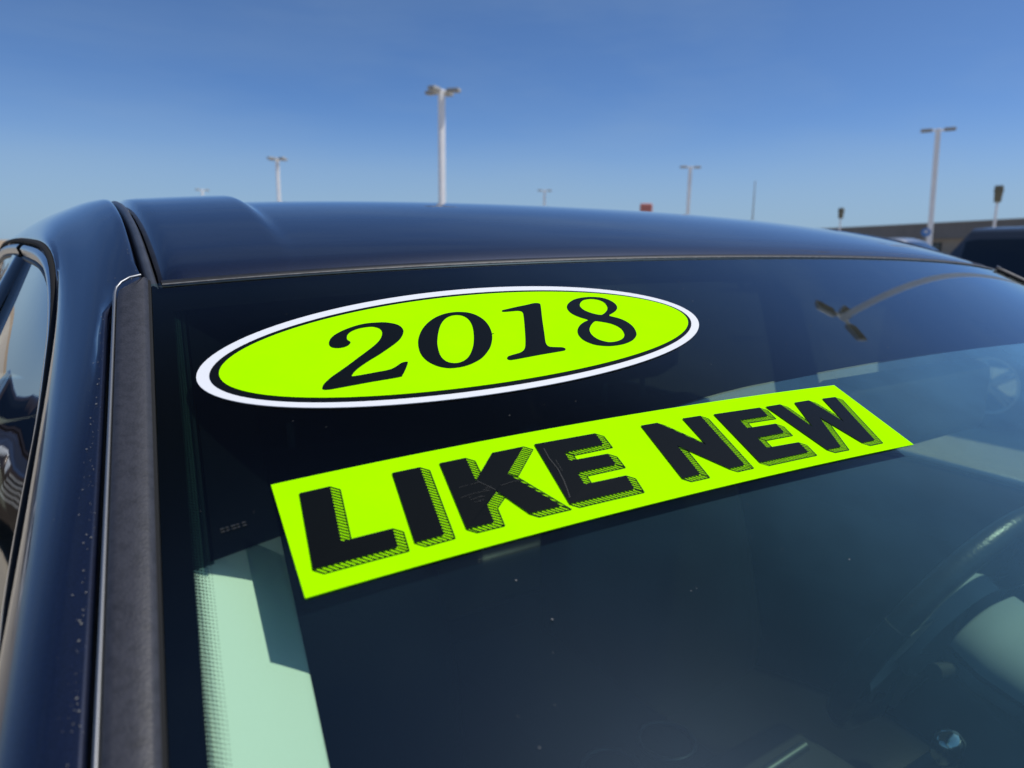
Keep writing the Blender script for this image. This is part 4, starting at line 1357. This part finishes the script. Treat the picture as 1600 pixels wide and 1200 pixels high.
# other parked cars --------------------------------------------------------
def make_car(label, loc, rz, L, W, H, mat, belt, kind='suv', group='other cars parked on the lot', name='parked_car', glassm='dark_glass'):
    """front of the car towards local -y."""
    t = thing(name, label, 'car', loc, rz, group)
    hl, hw = L / 2, W / 2
    hood = belt - 0.06
    ys = [-hl, -hl + 0.05, -hl + 0.25, -hl + 0.9, -hl + 1.25, 0.0, hl - 0.7, hl - 0.2, hl - 0.03, hl]
    tops = [0.62, 0.74, hood - 0.10, hood - 0.01, belt, belt + 0.01, belt + 0.02, belt, belt - 0.08, 0.72]
    wid = [0.80, 0.88, 0.95, 0.99, 1.0, 1.0, 1.0, 0.97, 0.93, 0.88]
    yy = [ys[0] + (ys[-1] - ys[0]) * i / 56 for i in range(57)]
    yy = sorted(set([round(v, 4) for v in yy] + [round(v, 4) for v in ys]))
    rows = []
    wy = (-hl + 0.95, hl - 0.95); wr = 0.36
    for y in yy:
        tp = lerp(ys, tops, y); w = hw * lerp(ys, wid, y)
        bot = 0.24
        for c in wy:
            d = abs(y - c)
            if d < wr + 0.05: bot = max(bot, 0.34 + math.sqrt(max(0, (wr + 0.05) ** 2 - d * d)))
        bot = min(bot, tp - 0.10)
        half = [(0.0, tp + 0.02), (w * 0.55, tp + 0.012), (w * 0.84, tp - 0.005), (w * 0.95, tp - 0.04), (w * 0.995, bot + (tp - bot) * 0.72), (w, bot + (tp - bot) * 0.45), (w * 0.97, bot + (tp - bot) * 0.15), (w * 0.94, bot)]
        row = [Vector((-x, y, z)) for x, z in reversed(half[1:])] + [Vector((x, y, z)) for x, z in half]
        rows.append(row)
    m = MB().grid(rows); m.cap(rows[0]); m.cap(rows[-1], True)
    m.build('body', mat, t)
    # greenhouse
    if kind == 'wagon':
        gy = [-hl + 1.15, -hl + 1.95, 0.2, hl - 0.58, hl - 0.27]
        gz = [belt + 0.0, H - 0.05, H, H - 0.02, belt + 0.05]
    elif kind == 'suv':
        gy = [-hl + 1.15, -hl + 1.95, 0.2, hl - 0.75, hl - 0.22]
        gz = [belt + 0.0, H - 0.05, H, H - 0.04, belt + 0.05]
    elif kind == 'pickup':
        gy = [-hl + 1.35, -hl + 2.05, -hl + 2.6, -hl + 3.55, -hl + 3.85]
        gz = [belt, H - 0.04, H, H - 0.03, belt]
    else:
        gy = [-hl + 1.2, -hl + 2.05, 0.25, hl - 1.35, hl - 0.62]
        gz = [belt, H - 0.04, H, H - 0.06, belt + 0.03]
    gys = sorted([gy[0] + (gy[-1] - gy[0]) * i / 40 for i in range(41)] + gy[1:-1])
    P2 = catmull([Vector((0, a, b)) for a, b in zip(gy, gz)], 8) if kind != 'wagon' else [Vector((0, a, b)) for a, b in zip(gy, gz)]
    def gh(y):
        for i in range(1, len(P2)):
            if P2[i].y >= y:
                u = (y - P2[i - 1].y) / max(1e-6, P2[i].y - P2[i - 1].y)
                return P2[i - 1].z + u * (P2[i].z - P2[i - 1].z)
        return P2[-1].z
    def gx(z):          # half width with tumblehome
        return hw * (0.965 - 0.21 * max(0, (z - belt)) / (H - belt))
    rows = []
    for y in gys:
        z = max(gh(y), belt + 0.005)
        w = gx(z)
        base_w = gx(belt)
        rows.append([Vector((-base_w, y, belt - 0.02)), Vector((-w, y, z - 0.035 * min(1, (z - belt) / 0.2))), Vector((-w * 0.9, y, z + 0.0)), Vector((-w * 0.5, y, z + 0.018)), Vector((0, y, z + 0.022)),
                     Vector((w * 0.5, y, z + 0.018)), Vector((w * 0.9, y, z)), Vector((w, y, z - 0.035 * min(1, (z - belt) / 0.2))), Vector((base_w, y, belt - 0.02))])
    m = MB().grid(rows); m.build('cabin', mat, t)
    # glass, set just proud of the cabin
    def side_win(ya, yb, s):
        top, bot = [], []
        for i in range(13):
            y = ya + (yb - ya) * i / 12
            zt = gh(y) - 0.085
            zb = belt + 0.03
            zt = max(zt, zb + 0.01)
            f = lambda z: gx(belt) + (gx(gh(y)) - gx(belt)) * (z - belt + 0.02) / max(0.02, gh(y) - 0.035 - belt + 0.02)
            top.append(Vector((s * (f(zt) + 0.006), y, zt))); bot.append(Vector((s * (f(zb) + 0.006), y, zb)))
        MB().grid([bot, top], flip=(s < 0)).build('side_window', M[glassm], t)
    y1, y2, y3 = gy[0] + 0.32, (gy[1] + gy[3]) / 2 - 0.05, gy[-1] - 0.30
    for s in (1, -1):
        b_ = [Vector((s * (gx(belt + 0.02) + 0.012), y, belt + 0.012)) for y in (y1, y2, y3)]
        MB().tube(b_, 0.012, 6).build('window_trim', M['bright'], t)
        side_win(y1, y2 - 0.04, s); side_win(y2 + 0.04, y3 if kind != 'pickup' else gy[-1] - 0.22, s)
    def cross_win(ya, za, yb, zb, flip, nm):
        rows = []
        for i in range(9):
            u = 0.08 + 0.84 * i / 8
            y = ya + (yb - ya) * u
            z = gh(y) + 0.028
            w = gx(z) * 0.88
            rows.append([Vector((w * q, y, z - 0.02 * abs(q) ** 3)) for q in (-1, -0.6, -0.2, 0.2, 0.6, 1)])
        MB().grid(rows, flip=flip).build(nm, M[glassm], t)
    cross_win(gy[0], gz[0], gy[1], gz[1], False, 'windshield')
    cross_win(gy[3], gz[3], gy[4], gz[4], False, 'rear_window')
    for s in (1, -1):
        for c in wy:
            wheel(t, (s * (hw - 0.10), c, 0.345), 0.345, 0.22, side=s)
        bevel(MB().box((s * hw * 0.72, -hl + 0.14, hood - 0.20), (0.36, 0.22, 0.14), s * 0.4, 0.85).build('headlight', M['headlamp'], t), 0.03, 3)
        bevel(MB().box((s * hw * 0.80, hl - 0.09, belt - 0.12), (0.22, 0.14, 0.26), -s * 0.3, 0.9).build('taillight', M['tail'], t), 0.03, 3)
        bevel(MB().box((s * (hw + 0.10), gy[0] + 0.32, belt + 0.07), (0.22, 0.12, 0.15), 0, 0.85).build('side_mirror', mat, t), 0.03, 3)
    m = MB()
    for k in range(5): m.box((0, -hl + 0.02, 0.45 + 0.06 * k), (0.9, 0.05, 0.025))
    m.build('grille', M['bright'], t, smooth=False)
    return t

P_black = paint('black_paint', (0.004, 0.005, 0.006), 0.2)
P_slate = paint('slate_paint', (0.03, 0.038, 0.05), 0.5)
P_silver = paint('silver_paint', (0.34, 0.35, 0.36), 0.6)
P_white = paint('white_paint', (0.75, 0.75, 0.74), 0.0)
P_grey = paint('grey_paint', (0.07, 0.075, 0.08), 0.5)
P_red = paint('dark_brown_paint', (0.028, 0.017, 0.011), 0.3)
make_car('dark crossover two stalls over at the right edge of the photo', (6.45, 0.66, 0), 0.0, 4.6, 1.86, 1.57, P_slate, 1.00, 'wagon')
make_car('dark grey SUV roof just over the right slope of the blue roof', (20.2, 13.6, 0), 0.2, 4.8, 1.9, 1.80, P_grey, 1.08, 'suv')
make_car('silver car left of the tall right-hand light pole', (18.2, 9.6, 0), 0.1, 4.7, 1.85, 1.66, P_silver, 1.0, 'suv')
# cars behind and to the left, seen mirrored in the door glass
make_car('white pickup standing behind the blue sedan, mirrored in its door glass', (-9.6, 15.5, 0), 0.35, 5.4, 1.98, 1.86, P_white, 1.12, 'pickup')
make_car('dark brown sedan behind the blue sedan, nearest of those mirrored in the door glass', (-5.3, 11.6, 0), 0.15, 4.7, 1.82, 1.45, P_red, 0.93, 'sedan')
make_car('silver sedan on the far left row behind the white pickup', (-8.4, 19.5, 0), 0.0, 4.7, 1.82, 1.45, P_silver, 0.93, 'sedan')

# shrubs behind
def shrub(x, y, r, h, label, leafm, seed):
    rnd = random.Random(seed)
    t = thing('shrub', label, 'shrub', (x, y, 0), 0, 'shrubs at the back of the lot')
    m = MB()
    for k in range(9):
        a = rnd.uniform(0, 2 * PI); q = rnd.uniform(0.3, 0.8)
        m.tube([(0, 0, 0), (q * r * 0.5 * math.cos(a), q * r * 0.5 * math.sin(a), h * 0.45), (q * r * math.cos(a), q * r * math.sin(a), h * rnd.uniform(0.75, 1.0))], [0.03, 0.02, 0.008], 6)
    m.build('stem', M['bark'], t)
    m = MB()
    for k in range(1500):
        u = Vector((rnd.gauss(0, 1), rnd.gauss(0, 1), rnd.gauss(0, 1))).normalized() * rnd.uniform(0.45, 1.05)
        p = Vector((u.x * r, u.y * r, h * 0.55 + u.z * h * 0.48))
        if p.z < 0.03: continue
        e1 = Vector((rnd.gauss(0, 1), rnd.gauss(0, 1), rnd.gauss(0, 1))).normalized(); e2 = e1.orthogonal().normalized()
        s_ = rnd.uniform(0.03, 0.07)
        b0 = len(m.v)
        m.v += [tuple(p - e1 * s_), tuple(p + e2 * s_ * 0.5), tuple(p + e1 * s_), tuple(p - e2 * s_ * 0.5)]
        m.f.append((b0, b0 + 1, b0 + 2, b0 + 3))
    m.build('foliage', leafm, t, smooth=False)
shrub(-2.6, 22.5, 0.9, 1.5, 'round brown shrub far behind the roof on the left', M['leaf'], 1)
shrub(-13.0, 24.0, 1.0, 1.6, 'taller brown shrub behind the dark brown sedan', M['leaf'], 2)
shrub(-9.4, 22.4, 0.9, 1.3, 'low green shrub behind the white pickup', M['leaf2'], 3)
